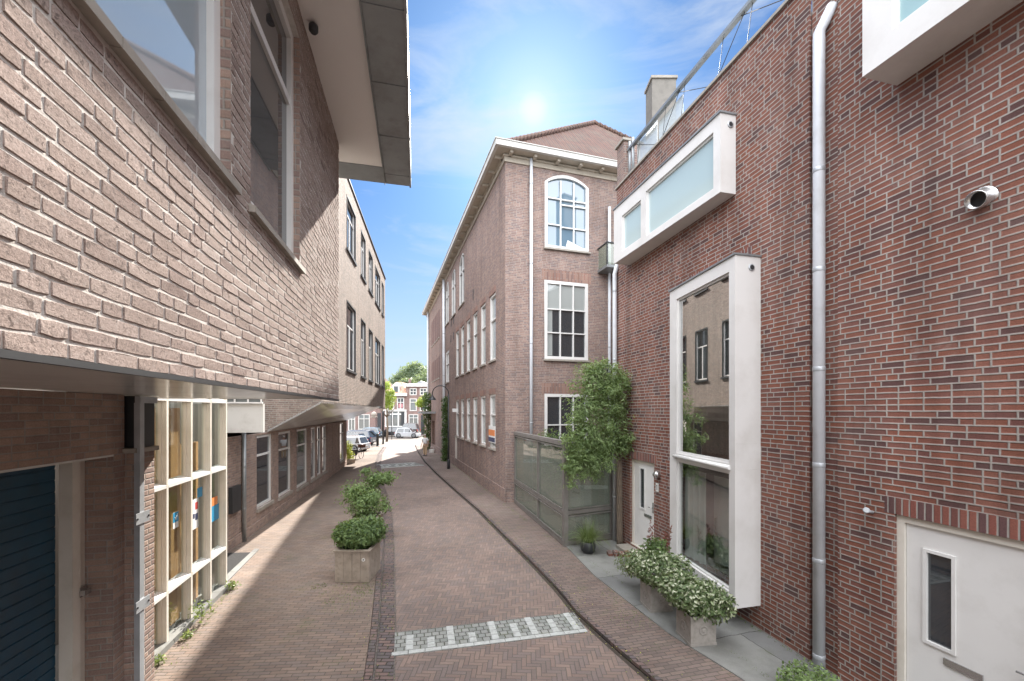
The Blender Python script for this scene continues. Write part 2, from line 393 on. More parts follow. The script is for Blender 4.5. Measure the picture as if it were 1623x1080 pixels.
def leafmat(name, dark, mid, light, trans=.3, edge=None):
    m, nt, b = newmat(name); q = NT(nt); out = nt.nodes["Material Output"]
    at = q.n("ShaderNodeVertexColor"); at.layer_name = "tone"
    sp = q.n("ShaderNodeSeparateColor"); q.l(at.outputs[0], sp.inputs[0])
    stops = [(0, dark), (.45, mid), (.85, light)]
    if edge: stops = [(0, dark), (.4, mid), (.58, light), (.72, edge)]
    c = q.ramp(sp.outputs[0], stops)
    q.l(c, b.inputs['Base Color']); b.inputs['Roughness'].default_value = .5; b.inputs['Specular IOR Level'].default_value = .35
    tl = q.n("ShaderNodeBsdfTranslucent"); q.l(q.mix(.4, c, (.5, .6, .1)), tl.inputs[0])
    mx = q.n("ShaderNodeMixShader"); mx.inputs[0].default_value = trans
    q.l(b.outputs[0], mx.inputs[1]); q.l(tl.outputs[0], mx.inputs[2]); q.l(mx.outputs[0], out.inputs[0])
    return m
M = {}
M['b_near'] = bricks("brick_buff", [(.34, .275, .245), (.39, .325, .29), (.36, .30, .27), (.42, .355, .32), (.30, .255, .235), (.38, .315, .28), (.35, .265, .235), (.33, .29, .275)], (.43, .395, .36), .22, .0625, .0125, .0125, .0040, stainamt=.16, grain=.36, big=.12, bev=.0025, grit=.8, spec=.05, rough=1.0)
M['b_low'] = bricks("brick_lower", [(.31, .22, .18), (.35, .25, .205), (.29, .205, .175), (.37, .265, .215), (.27, .195, .17)], (.33, .30, .27), .22, .0625, .010, .005, .002, stainamt=.12, big=.12)  # warm brown brick tones of the lower walls
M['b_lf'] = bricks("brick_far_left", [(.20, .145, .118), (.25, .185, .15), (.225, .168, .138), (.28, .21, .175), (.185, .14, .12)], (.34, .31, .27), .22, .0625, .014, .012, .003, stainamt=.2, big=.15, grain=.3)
M['b_right'] = bricks("brick_red", [(.195, .078, .056), (.22, .088, .062), (.172, .072, .056), (.145, .064, .054), (.205, .090, .068), (.185, .074, .054), (.105, .056, .052), (.20, .080, .054), (.18, .080, .064), (.21, .082, .056)], (.35, .315, .285), .231, .069, .0155, .006, .002, stainamt=.25, stain=(.21, .17, .15), big=.2, streak=.26)
M['b_sold'] = bricks("brick_red_soldier", [(.23, .085, .066), (.26, .10, .075), (.18, .078, .065), (.13, .07, .068)], (.36, .33, .30), .50, .069, .0145, .006, .001, soldier=True, regular=True, stainamt=.1)
M['b_mid'] = bricks("brick_brown", [(.25, .165, .138), (.285, .19, .158), (.225, .152, .132), (.20, .145, .135), (.30, .205, .17), (.24, .16, .14)], (.37, .33, .30), .22, .0625, .010, .005, .002, stainamt=.15, stain=(.25, .22, .19), big=.15)
M['b_midsold'] = bricks("brick_brown_soldier", [(.28, .15, .12), (.32, .19, .15), (.22, .13, .115)], (.34, .30, .26), .40, .0625, .010, .005, .001, soldier=True, regular=True, stainamt=.1)
M['b_mold'] = bricks("brick_house", [(.22, .135, .12), (.25, .155, .135), (.19, .125, .115)], (.30, .26, .24), .22, .0625, .010, .004, .002, stainamt=.1)
M['road'] = herring("road_bricks", [(.215, .155, .130), (.25, .182, .150), (.185, .142, .124), (.23, .167, .138), (.20, .155, .138)], (.11, .098, .085), .066, 3, .006, rot=R(-2), moss=((.10, .10, .045), 1.1, .60))
M['walk_l'] = bricks("walk_bricks", [(.215, .158, .126), (.245, .182, .145), (.19, .143, .118), (.225, .172, .14), (.20, .157, .135)], (.09, .08, .065), .205, .068, .007, .004, .0025, regular=True, und=2.5, rot=R(4), stainamt=.45, stain=(.11, .10, .085), moss=((.085, .10, .035), 1.3, .57), big=.3)
M['walk_r'] = bricks("walk_bricks_right", [(.195, .142, .122), (.22, .165, .142), (.17, .13, .115), (.205, .155, .138)], (.085, .078, .06), .205, .068, .007, .004, .003, regular=True, und=2.5, rot=R(14), stainamt=.45, stain=(.10, .095, .08), moss=((.075, .09, .03), 1.8, .55), big=.3)
M['gutter'] = bricks("gutter_bricks", [(.16, .12, .115), (.20, .14, .125), (.13, .11, .11)], (.045, .04, .03), .19, .075, .012, .008, .004, regular=True, und=2.5, stainamt=.3, moss=((.06, .075, .025), 4.0, .52))
M['square'] = bricks("square_bricks", [(.22, .185, .16), (.245, .21, .18), (.205, .18, .16)], (.12, .105, .09), .21, .07, .007, .003, .002, regular=True, und=2.5, rot=R(30), stainamt=.3)
M['cobble'] = bricks("grey_setts", [(.27, .28, .26), (.31, .315, .29), (.25, .26, .24), (.29, .295, .275)], (.09, .09, .075), .115, .105, .011, .008, .003, regular=True, und=2.5, rot=R(12.6), moss=((.09, .10, .05), 5, .52), stainamt=.25)
M['wtile'] = solid("white_sett", (.43, .44, .42), .8, var=.12, nscale=9, bump=.003, dirt=(.25, .25, .22), dirtamt=.8)
M['conc'] = bricks("pale_concrete", [(.21, .21, .20), (.24, .24, .225), (.19, .19, .185)], (.06, .06, .05), 3.4, 1.25, .010, .004, .012, regular=True, und=1.5, rot=R(16.5), stainamt=.75, stain=(.10, .098, .09), big=.35, grain=.15, moss=((.07, .085, .03), 3.0, .52), rough=.75)
M['white'] = solid("white_paint", (.70, .69, .67), .42, var=.025, nscale=2, dirt=(.45, .43, .39), dirtamt=.25)
M['white_warm'] = solid("cream_paint", (.66, .62, .55), .45, var=.03, nscale=2, dirt=(.40, .36, .28), dirtamt=.3)
M['offwhite'] = solid("weathered_white", (.58, .57, .54), .6, var=.05, nscale=1.5, dirt=(.3, .28, .24), dirtamt=.4)
M['bay'] = solid("bay_panel", (.66, .645, .625), .5, var=.03, nscale=.8, dirt=(.42, .39, .35), dirtamt=.35)
M['soffit'] = solid("soffit_panel", (.74, .73, .70), .18, var=.04, nscale=.7, dirt=(.3, .28, .25), dirtamt=.3)
M['soffit_up'] = solid("eaves_panel", (.80, .77, .74), .55, var=.03, nscale=.8)
M['zinc'] = solid("zinc", (.30, .32, .33), .42, .55, var=.14, nscale=2.2, bump=.001, bscale=20, dirt=(.16, .15, .14), dirtamt=.5)
M['pipe'] = solid("grey_pipe", (.58, .60, .63), .4, var=.04, nscale=1.5, dirt=(.28, .28, .27), dirtamt=.35)
M['galv'] = solid("galvanised", (.42, .44, .46), .45, .4, var=.12, nscale=8)
M['darkmetal'] = solid("dark_metal", (.035, .037, .04), .45, .2, var=.1)
M['steel'] = solid("stainless", (.55, .55, .55), .25, .9, var=.05)
M['fence'] = solid("weathered_steel", (.21, .195, .18), .55, .3, var=.15, nscale=4, dirt=(.14, .11, .09), dirtamt=.4)
M['stone'] = solid("stone_sill", (.33, .30, .26), .8, var=.12, nscale=4, bump=.002, dirt=(.16, .15, .13), dirtamt=.5)
M['cornice'] = solid("cornice_stone", (.45, .40, .33), .75, var=.12, nscale=2, dirt=(.30, .25, .19), dirtamt=.5)
M['teal'] = solid("teal_shutter", (.004, .05, .095), .35, 0, var=.2, nscale=3, dirt=(.012, .03, .045), dirtamt=.5)
M['brown'] = solid("brown_shutter", (.12, .05, .032), .6, var=.15)
M['wood'] = solid("old_wood", (.34, .29, .24), .85, var=.2, nscale=5, bump=.002, bscale=40, dirt=(.15, .12, .09), dirtamt=.6)
M['chim'] = solid("chimney_render", (.20, .185, .165), .9, var=.15, nscale=3, dirt=(.10, .095, .085), dirtamt=.5)
M['orange'] = solid("varnished_plywood", (.55, .30, .13), .5, var=.15, nscale=3)
M['bark'] = solid("bark", (.15, .115, .085), .9, var=.3, nscale=14, bump=.006, bscale=30)
M['soil'] = solid("soil", (.05, .038, .028), .95, var=.3, nscale=12, bump=.006, bscale=40)
M['planter'] = solid("fibre_stone", (.32, .295, .265), .85, var=.14, nscale=6, bump=.0015, dirt=(.17, .15, .125), dirtamt=.6)
M['g'] = glass_dark("window_glass"); M['g_blue'] = glass_dark("frosted_sky_tint_glass", (.30, .44, .46), 1.7, .10)  # top bay pane: cyan base colour stands in for the mirrored sky
M['g_sky2'] = glass_dark("painted_sky_glass", (.40, .50, .51), 1.8, .08); M['g_pale'] = glass_dark("window_glass_curtained", (.14, .15, .145), 1.9)  # long bay panes: pale base colour painted to look like sky reflection
M['g_thin'] = glass_thin("clear_glass", (.88, .92, .90), 1.75, .06); M['g_fence'] = glass_thin("fence_glass", (.72, .76, .70), 1.5, .06, .02, (.36, .40, .34, .32)); M['g_bay'] = glass_thin("bay_glass", (.88, .91, .89), 1.7, .26); M['g_bayup'] = glass_thin("upper_bay_glass", (.85, .88, .86), 1.8, .62); M['g_porch'] = glass_thin("porch_glass", (.92, .94, .92), 1.4, .02)  # fence panels: pale diffuse share painted in place of a reflection
M['g_clear'] = glass_thin("screen_glass", (.90, .95, .95), 1.5, .12, .02, (.75, .78, .78, .55)); M['g_sky'] = glass_dark("window_glass_painted_sky", (.34, .40, .44), 2.4, .02); M['g_refl'] = glass_dark("window_glass_mirroring", (.06, .065, .07), 2.3, .01); M['g_top'] = glass_dark("window_glass_sky_tint", (.13, .20, .26), 1.9, .02); M['g_cur'] = glass_dark("window_glass_net_curtain", (.30, .32, .31), 1.8)  # screens, bright and blueish panes: reflected sky put into the base colour
M['curtain'] = solid("curtain", (.50, .53, .50), .9, var=.04)
M['room'] = solid("room_wall", (.30, .29, .27), .9, var=.05)
M['dark'] = solid("dark_interior", (.03, .03, .03), .9)
M['blue'] = solid("sticker_blue", (.02, .25, .45), .4, var=.02); M['paper'] = solid("paper", (.72, .72, .70), .6, var=.02)
M['red'] = solid("red_print", (.5, .05, .04), .5); M['orange_p'] = solid("orange_print", (.70, .22, .06), .5)
M['pink'] = solid("pink_blind", (.42, .20, .21), .8); M['navy'] = solid("navy_print", (.03, .04, .10), .5)
M['black'] = solid("black_plastic", (.02, .02, .022), .5)
M['mat'] = solid("door_mat", (.014, .013, .013), .95, bump=.004, bscale=120)
def brick_face(name, tones, rough=.95):
    m, nt, b = newmat(name); q = NT(nt); t = q.n("ShaderNodeTexCoord"); uvv = t.outputs['UV']
    at = q.n("ShaderNodeVertexColor"); at.layer_name = "tone"; sp = q.n("ShaderNodeSeparateColor"); q.l(at.outputs[0], sp.inputs[0])
    n = len(tones); col = q.ramp(sp.outputs[0], [((k + .5) / n, tones[k]) for k in range(n)])
    col = q.mix(1.0, col, q.ramp(q.noise(uvv, 95, 6, .75), [(.28, .45), (.5, 1.0), (.75, 1.45)]), 'MULTIPLY')
    col = q.mix(q.ramp(q.noise(uvv, 26, 6, .7), [(.55, 0), (.75, .55)]), col, (.46, .41, .38))
    col = q.mix(q.ramp(q.noise(uvv, 38, 3, .6, 1.0), [(.58, 0), (.66, .75)]), col, (.11, .085, .075))
    col = q.mix(q.ramp(q.noise(uvv, .8, 6), [(.5, 0), (.8, .25)]), col, (.20, .17, .155))
    q.l(col, b.inputs['Base Color']); b.inputs['Roughness'].default_value = rough; b.inputs['Specular IOR Level'].default_value = .08
    h = q.m('ADD', q.noise(uvv, 140, 5, .75), q.m('MULTIPLY', q.noise(uvv, 32, 4, .6), 1.1))
    bp = q.n("ShaderNodeBump"); bp.inputs['Distance'].default_value = .0045; bp.inputs['Strength'].default_value = .9; q.l(h, bp.inputs['Height']); q.l(bp.outputs[0], b.inputs['Normal'])
    return m
M['brick_face'] = brick_face("buff_brick_face", [(.23, .175, .155), (.27, .21, .185), (.31, .245, .215), (.33, .265, .235), (.35, .28, .25), (.29, .225, .20), (.36, .30, .27)])
M['mortar'] = solid("mortar_bed", (.54, .51, .475), .95, 0, .1, var=.12, nscale=12, bump=.003, bscale=90, dirt=(.28, .26, .23), dirtamt=.5)
def tiles(name, c1, c2):
    m, nt, b = newmat(name); q = NT(nt); t, u, v = q.uv()
    a = q.m('DIVIDE', u, .23); r_ = q.m('DIVIDE', v, .30); ia = q.m('FLOOR', a); ir = q.m('FLOOR', r_)
    fa = q.m('SUBTRACT', a, ia); fr = q.m('SUBTRACT', r_, ir)
    rnd, _ = q.white(q.comb(ia, ir)); col = q.mix(rnd, c1, c2)
    col = q.mix(q.ramp(q.noise(t.outputs['UV'], 1.2, 7, .65), [(.45, 0), (.75, .6)]), col, (.14, .12, .09))
    q.l(col, b.inputs['Base Color']); b.inputs['Roughness'].default_value = .8
    h = q.m('ADD', q.m('SINE', q.m('MULTIPLY', fa, 6.283)), q.m('MULTIPLY', q.m('SUBTRACT', 1.0, fr), 1.3))
    bp = q.n("ShaderNodeBump"); bp.inputs['Distance'].default_value = .035; bp.inputs['Strength'].default_value = 1; q.l(h, bp.inputs['Height']); q.l(bp.outputs[0], b.inputs['Normal'])
    return m
M['tiles'] = tiles("roof_tiles", (.095, .050, .038), (.13, .068, .050)); M['tiles_o'] = tiles("roof_tiles_orange", (.40, .20, .13), (.46, .25, .17))
M['euon'] = leafmat("variegated_leaf", (.05, .08, .03), (.10, .15, .06), (.24, .29, .15), .22, (.50, .52, .38))
M['laurel'] = leafmat("shrub_leaf", (.04, .075, .028), (.10, .16, .06), (.22, .31, .12), .35)
M['wist'] = leafmat("wisteria_leaf", (.08, .12, .05), (.18, .26, .11), (.34, .44, .21), .45)
M['lime'] = leafmat("lime_leaf", (.10, .15, .03), (.22, .30, .05), (.34, .42, .08), .5)  # yellow-green leaf tones
M['far_tree'] = leafmat("far_tree_leaf", (.055, .085, .055), (.11, .15, .095), (.20, .26, .17), .35)
M['ivy'] = leafmat("ivy_leaf", (.02, .05, .015), (.045, .09, .025), (.10, .17, .05), .25)
M['grass'] = leafmat("grass_leaf", (.05, .08, .02), (.11, .16, .05), (.24, .30, .13), .3)
M['redleaf'] = leafmat("purple_leaf", (.09, .02, .03), (.14, .03, .04), (.20, .06, .06), .3)
M['flower'] = leafmat("yellow_leaf", (.18, .22, .03), (.35, .38, .06), (.55, .52, .12), .4)
# ------------------------------------------------------------------ foliage
def leaf(mb, p, size, asp, nrm, tone, droop=None):
    a = Vector((random.gauss(0, 1), random.gauss(0, 1), random.gauss(0, 1)))
    if droop is not None: a = Vector((random.gauss(0, 1), random.gauss(0, 1), -abs(random.gauss(0, 1)) * droop - .2))
    n = (nrm + Vector((random.gauss(0, .55), random.gauss(0, .55), random.gauss(0, .55)))).normalized()
    a = (a - n * a.dot(n)); 
    if a.length < 1e-4: a = Vector((1, 0, 0))
    a.normalize(); b = n.cross(a)
    s = size * random.uniform(.7, 1.3); h = s * asp * .5
    mb.quad(p, p + a * s * .45 + b * h, p + a * s, p + a * s * .45 - b * h); mb.tone.append(tone)
def cloud(mb, c, r, n, size, asp=.5, shell=.55, droop=None, tb=.0, cut=None, lump=.0):
    c = Vector(c)
    k = 0
    ph = [random.uniform(0, 6.28) for _ in range(4)]
    while k < n:
        d = Vector((random.gauss(0, 1), random.gauss(0, 1), random.gauss(0, 1))).normalized()
        rad = random.uniform(shell, 1.0) ** .7
        rad *= 1 + lump * math.sin(5 * d.x + ph[0]) * math.cos(4 * d.z + ph[1]) + lump * .7 * math.sin(9 * d.y + ph[2]) * math.sin(8 * d.z + ph[3])
        p = c + Vector((d.x * r[0], d.y * r[1], d.z * r[2])) * rad
        k += 1
        if cut and not cut(p): continue
        up = (d + Vector((0, 0, .5))).normalized()
        t = max(0, min(1, random.gauss(.45 + tb, .22)))
        leaf(mb, p, size, asp, up, t, droop)
def foliage(name, mat, parent, blobs, size, asp=.5, **kw):
    mb = MB(); mb.tone = []
    for c, r, n in blobs: cloud(mb, c, r, n, size, asp, **kw)
    return mb.build(name, mat, parent)
# ------------------------------------------------------------------ walls and windows
def wall(mb, F, u0, u1, z0, z1, holes=(), depth=.1, arches=()):
    """street face with openings and their reveals; holes are (u0, u1, z0, z1)"""
    us = sorted({u0, u1, *[h[0] for h in holes], *[h[1] for h in holes]}); zs = sorted({z0, z1, *[h[2] for h in holes], *[h[3] for h in holes]})
    us = [x for x in us if u0 - 1e-6 <= x <= u1 + 1e-6]; zs = [x for x in zs if z0 - 1e-6 <= x <= z1 + 1e-6]
    def q4(a, b, c, d):
        ps = [F.P(*a), F.P(*b), F.P(*c), F.P(*d)]
        mb.quad(*ps)
    for a, b in zip(us, us[1:]):
        for c, d in zip(zs, zs[1:]):
            um, zm = (a + b) / 2, (c + d) / 2
            if any(h[0] < um < h[1] and h[2] < zm < h[3] for h in holes): continue
            mb.quad(F.P(a, 0, c), F.P(b, 0, c), F.P(b, 0, d), F.P(a, 0, d), uv=[(a, c), (b, c), (b, d), (a, d)])
    for h in holes:
        a, b, c, d = h[:4]; e = h[4] if len(h) > 4 else depth
        mb.quad(F.P(a, 0, c), F.P(a, -e, c), F.P(a, -e, d), F.P(a, 0, d), uv=[(0, c), (e, c), (e, d), (0, d)])
        mb.quad(F.P(b, 0, c), F.P(b, -e, c), F.P(b, -e, d), F.P(b, 0, d), uv=[(0, c), (e, c), (e, d), (0, d)])
        mb.quad(F.P(a, 0, d), F.P(b, 0, d), F.P(b, -e, d), F.P(a, -e, d), uv=[(a, 0), (b, 0), (b, e), (a, e)])
        mb.quad(F.P(a, 0, c), F.P(b, 0, c), F.P(b, -e, c), F.P(a, -e, c), uv=[(a, 0), (b, 0), (b, e), (a, e)])
def arc(u0, u1, zs, zc, n=10):
    w_ = (u1 - u0) / 2; h = zc - zs; r = (w_ * w_ + h * h) / (2 * h); cz = zc - r; th = math.asin(min(1, w_ / r))
    return [((u0 + u1) / 2 + r * math.sin(-th + 2 * th * k / n), cz + r * math.cos(-th + 2 * th * k / n)) for k in range(n + 1)]
def spandrel(mb, F, u0, u1, zs, zc, off=0, depth=.1):
    a = arc(u0, u1, zs, zc); m = len(a) // 2
    for k in range(m):
        p = [(u0, zc), a[k], a[k + 1]]; mb.quad(*[F.P(x, off, z) for x, z in p], uv=p)
    for k in range(m, len(a) - 1):
        p = [(u1, zc), a[k], a[k + 1]]; mb.quad(*[F.P(x, off, z) for x, z in p], uv=p)
    for k in range(len(a) - 1):
        (x0, y0), (x1, y1) = a[k], a[k + 1]
        mb.quad(F.P(x0, off, y0), F.P(x1, off, y1), F.P(x1, off - depth, y1), F.P(x0, off - depth, y0), uv=[(x0, 0), (x1, 0), (x1, .1), (x0, .1)])
def window(F, parent, u0, u1, z0, z1, off=-.08, fw=.06, fd=.06, vs=(), hs=(), bars=.03, mat=None, glass=None, sill=None, name='window', label=None, arch=None, extra=None):
    """frame as the part; its pane and its sill as sub-parts. vs / hs: fractions, or (frac, a, b) for a bar over part of the other axis"""
    mat = mat or M['white']; glass = glass or M['g']
    mb = MB(); zt = z1 if arch is None else arch
    mb.fbox(F, u0, u0 + fw, off - fd, off, z0, zt); mb.fbox(F, u1 - fw, u1, off - fd, off, z0, zt)
    mb.fbox(F, u0 + fw, u1 - fw, off - fd, off, z0, z0 + fw)
    if arch is None: mb.fbox(F, u0 + fw, u1 - fw, off - fd, off, z1 - fw, z1)
    else:
        o_ = arc(u0, u1, arch, z1); i_ = arc(u0 + fw, u1 - fw, arch, z1 - fw)
        for k in range(len(o_) - 1):
            ring = [o_[k], o_[k + 1], i_[k + 1], i_[k]]
            mb.prism([F.P(x, off - fd, z) for x, z in ring], [F.P(x, off, z) for x, z in ring])
    W, Hh = u1 - u0, z1 - z0
    for v in vs:
        f, a, b = v if isinstance(v, tuple) else (v, 0, 1)
        bw = bars
        mb.fbox(F, u0 + W * f - bw / 2, u0 + W * f + bw / 2, off - fd + .012, off - .008, z0 + fw if a == 0 else z0 + Hh * a, z1 - fw if b == 1 else z0 + Hh * b)
    for v in hs:
        f, a, b = v if isinstance(v, tuple) else (v, 0, 1)
        mb.fbox(F, u0 + fw if a == 0 else u0 + W * a, u1 - fw if b == 1 else u0 + W * b, off - fd + .014, off - .011, z0 + Hh * f - bars / 2, z0 + Hh * f + bars / 2)
    o = mb.build(name, mat, parent)
    g = MB(); e = off - fd + .02
    if arch is None: g.fbox(F, u0 + fw * .5, u1 - fw * .5, e - .012, e, z0 + fw * .5, z1 - fw * .5)
    else:
        pts = [(u0 + fw * .5, z0 + fw * .5)] + arc(u0 + fw * .5, u1 - fw * .5, arch, z1 - fw * .5) + [(u1 - fw * .5, z0 + fw * .5)]
        g.prism([F.P(x, e - .012, z) for x, z in pts], [F.P(x, e, z) for x, z in pts])
    g.build('pane', glass, o)
    if sill:
        s_ = MB(); s_.fbox(F, u0 - .05, u1 + .05, off - fd, sill, z0 - .07, z0 - .002); s_.build('sill', M['stone'], o)
    if label: o['label'] = label
    return o
# ------------------------------------------------------------------ ground, road, pavements
def poly(pts):
    w_ = sorted([(gpt(*p)[1], gpt(*p)[0]) for p in pts])
    def f(Y):
        if Y <= w_[0][0]:
            (a, b), (c, d) = w_[0], w_[1]
        elif Y >= w_[-1][0]:
            (a, b), (c, d) = w_[-2], w_[-1]
        else:
            for (a, b), (c, d) in zip(w_, w_[1:]):
                if a <= Y <= c: break
        return b + (d - b) * (Y - a) / (c - a)
    return f
XL = poly([(626, 1075), (628, 1000), (626.5, 916), (625, 847), (622, 815), (613, 780), (604.8, 752), (604, 735), (606, 720), (612, 710), (618, 702)])
_xr = poly([(980, 1044), (935.8, 1001), (907, 974), (882, 941), (841, 897), (797, 853), (756, 811), (715, 774.6), (690, 752), (672, 733), (661, 716), (656, 704)])
def XR(Y): return _xr(Y) if Y > 6.2 else _xr(6.2) + (6.2 - Y) * .42 if Y > 3 else _xr(6.2) + 3.2 * .42
def ribbon(name, xa, xb, y0, y1, h, mat, step=.5, cols=1, edge=0.0, kind='structure'):
    mb = MB(); n = max(1, int((y1 - y0) / step)); 
    for k in range(n):
        a = y0 + (y1 - y0) * k / n; b = y0 + (y1 - y0) * (k + 1) / n
        za, zb = gz(a) + h, gz(b) + h
        mb.quad((xa(a), a, za), (xb(a), a, za), (xb(b), b, zb), (xa(b), b, zb))
        if edge:
            for f in (xa, xb):
                mb.quad((f(a), a, za - edge), (f(a), a, za), (f(b), b, zb), (f(b), b, zb - edge))
    o = mb.build(name, mat); return tag(o, kind=kind)
mb = MB()
ys = [-60, -8, 0, 10, 25, 50, 75, 200, 1500]
for a, b in zip(ys, ys[1:]): mb.quad((-1200, a, gz(a) - .02), (1200, a, gz(a) - .02), (1200, b, gz(b) - .02), (-1200, b, gz(b) - .02))
tag(mb.build("ground", M['square']), kind='structure')
ribbon("road", lambda y: XL(y), lambda y: XR(y), -4, 46, 0.0, M['road'])
ribbon("pavement", lambda y: -16, lambda y: XL(y) - .40, -4, 41.5, .045, M['walk_l'], edge=.06)
ribbon("pavement", lambda y: XR(y) + .17, lambda y: 14, -4, 44, .045, M['walk_r'], edge=.06)
# gutters: a channel of soldier bricks, and kerb bricks on edge beside the pavement
ribbon("gutter", lambda y: XL(y) - .26, lambda y: XL(y) - .02, -4, 41.5, .012, M['gutter'], edge=.03)
ribbon("kerb", lambda y: XL(y) - .39, lambda y: XL(y) - .29, -4, 41.5, .062, M['gutter'], edge=.08)
ribbon("gutter", lambda y: XR(y) + .005, lambda y: XR(y) + .07, -4, 44, -.006, M['soil'])
ribbon("kerb", lambda y: XR(y) + .08, lambda y: XR(y) + .165, -4, 44, .058, M['gutter'], edge=.08)
# the band of grey setts with white bars across the road, and its far counterpart
def band(o, d, L, D, bars, name):
    o = Vector(o); d = Vector((d[0], d[1], 0)).normalized(); p = Vector((-d.y, d.x, 0))
    z = Vector((0, 0, gz(o.y)))
    def rect(mb, a0, a1, b0, b1, h, g=.006):
        q = [o + d * (a0 + g) + p * (b0 + g), o + d * (a1 - g) + p * (b0 + g), o + d * (a1 - g) + p * (b1 - g), o + d * (a0 + g) + p * (b1 - g)]
        mb.prism([Vector((v.x, v.y, gz(v.y) - .03)) for v in q], [Vector((v.x, v.y, gz(v.y) + h)) for v in q])
    m = MB(); rect(m, 0, L, 0, D, .006, 0); tag(m.build(name, M['cobble']), kind='structure')
    m = MB(); k = 0.0
    while k < L - .05:
        e = min(k + .235, L); rect(m, k, e, 0, .095, .013); k = e
    for a, n_ in bars:
        for j in range(n_): rect(m, a, a + .115, .10 + j * .135, .10 + (j + 1) * .135, .013)
    tag(m.build("road_marking", M['wtile']), kind='structure')
band((-1.70, 5.76, 0), (2.92, .645), 2.96, .64, [(.19, 3), (.50, 2), (.80, 4), (1.12, 2), (1.46, 4), (1.80, 3), (2.08, 4), (2.42, 3), (2.76, 4)], "setts_band")
def band2():
    a, b = gpt(604.6, 742.6), gpt(672.5, 738); o = Vector((*a, 0)); e = Vector((*b, 0)); d = (e - o); L = d.length
    d.normalize(); p = Vector((-d.y, d.x, 0)); D = 1.9
    def rect(mb, a0, a1, b0, b1, h):
        q = [o + d * a0 + p * b0, o + d * a1 + p * b0, o + d * a1 + p * b1, o + d * a0 + p * b1]
        mb.prism([Vector((v.x, v.y, gz(v.y) - .03)) for v in q], [Vector((v.x, v.y, gz(v.y) + h)) for v in q])
    m = MB(); rect(m, 0, L, 0, D, .006); tag(m.build("setts_band", M['cobble']), kind='structure')
    m = MB(); rect(m, 0, L, 0, .17, .013); rect(m, 0, L, D - .17, D, .013)
    k = .25; t = 0
    while k < L - .3:
        b0 = .35 if t % 2 else .85
        rect(m, k, k + .13, b0, b0 + .62, .013); k += .20 + .06 * (t % 3); t += 1
    tag(m.build("road_marking", M['wtile']), kind='structure')
band2()
# concrete strip in front of the right-hand house
m = MB()
m.prism([(x, y, -.1) for x, y in [(1.36, 10.32), (1.70, 8.49), (2.40, 6.26), (2.90, 5.24), (3.40, 3.9), (5.0, -2), (6.4, -2), (2.80, 10.88)]],
        [(x, y, .060) for x, y in [(1.36, 10.32), (1.70, 8.49), (2.40, 6.26), (2.90, 5.24), (3.40, 3.9), (5.0, -2), (6.4, -2), (2.80, 10.88)]])
tag(m.build("concrete_strip", M['conc']), kind='structure')

# ------------------------------------------------------------------ right-hand house (red brick)
sR = -.2408
FR = Fac((5.38, 0), (sR, 1), (-1, 0)); nR = math.hypot(sR, 1)
uR = lambda Y: Y * nR
house = empty("brick_house", (4.05, 5.5, 0), "red brick town house on the right with boxed white bay windows and roof terrace rail", "house")
m = MB()
big0, big1 = uR(6.45), uR(8.10)
door0, door1 = FR.u(1036.5), FR.u(999)
nd0, nd1 = uR(3.42), FR.u(1418)
holes = [(big0, big1, .62, 5.62, .05), (door0, door1, .18, 2.28, .10), (nd0, nd1, .06, 2.30, .09)]
uP0, uP1 = FR.u(1328), FR.u(1283)
wall(m, FR, uR(-8), uP0, -.1, 9.6, [holes[2]])
wall(m, FR, uP1, uR(10.84), -.1, 9.30, holes[:2])
FRr = Fac((5.38 + .035, 0), (sR, 1), (-1, 0))
wall(m, FRr, uP0, uP1, -.1, 9.30)
m.quad(FR.P(uP0, 0, -.1), FR.P(uP0, -.034, -.1), FR.P(uP0, -.034, 9.6), FR.P(uP0, 0, 9.6)); m.quad(FR.P(uP1, 0, -.1), FR.P(uP1, -.034, -.1), FR.P(uP1, -.034, 9.3), FR.P(uP1, 0, 9.3))
a, b, c, d = FR.P(uR(10.84), 0, 0), FR.P(uR(10.84), -8, 0), FR.P(uR(-8), -8, 0), FR.P(uR(-8), 0, 0)
def vq(mb, p, q_, z0, z1): mb.quad((p.x, p.y, z0), (q_.x, q_.y, z0), (q_.x, q_.y, z1), (p.x, p.y, z1))
vq(m, a, b, -.1, 9.3); vq(m, b, c, -.1, 9.3); vq(m, c, d, -.1, 9.3)
m.build("wall", M['b_right'], house)
m = MB(); m.prism([(p.x, p.y, 9.0) for p in (FR.P(uR(10.7), -.25, 0), FR.P(uR(10.7), -7.9, 0), FR.P(uR(-8), -7.9, 0), FR.P(uR(-8), -.25, 0))],
        [(p.x, p.y, 9.1) for p in (FR.P(uR(10.7), -.25, 0), FR.P(uR(10.7), -7.9, 0), FR.P(uR(-8), -7.9, 0), FR.P(uR(-8), -.25, 0))])
m.build("roof", M['zinc'], house)
m = MB(); m.fbox(FR, uP1 - .1, uR(10.88), -.30, .04, 9.302, 9.35); m.fbox(FR, uR(-8), uP1 - .1, -.30, .04, 9.602, 9.65); m.build("coping", M['stone'], house)
# soldier courses above the two doors and the big bay
m = MB(); m.fbox(FR, nd0 - .1, nd1 + .10, -.02, .003, 2.302, 2.485); m.fbox(FR, door0 - .1, door1 + .1, -.02, .003, 2.282, 2.47); m.fbox(FR, uR(6.5), uR(8.0), -.02, .003, 5.87, 6.08)
m.build("soldier_course", M['b_sold'], house)
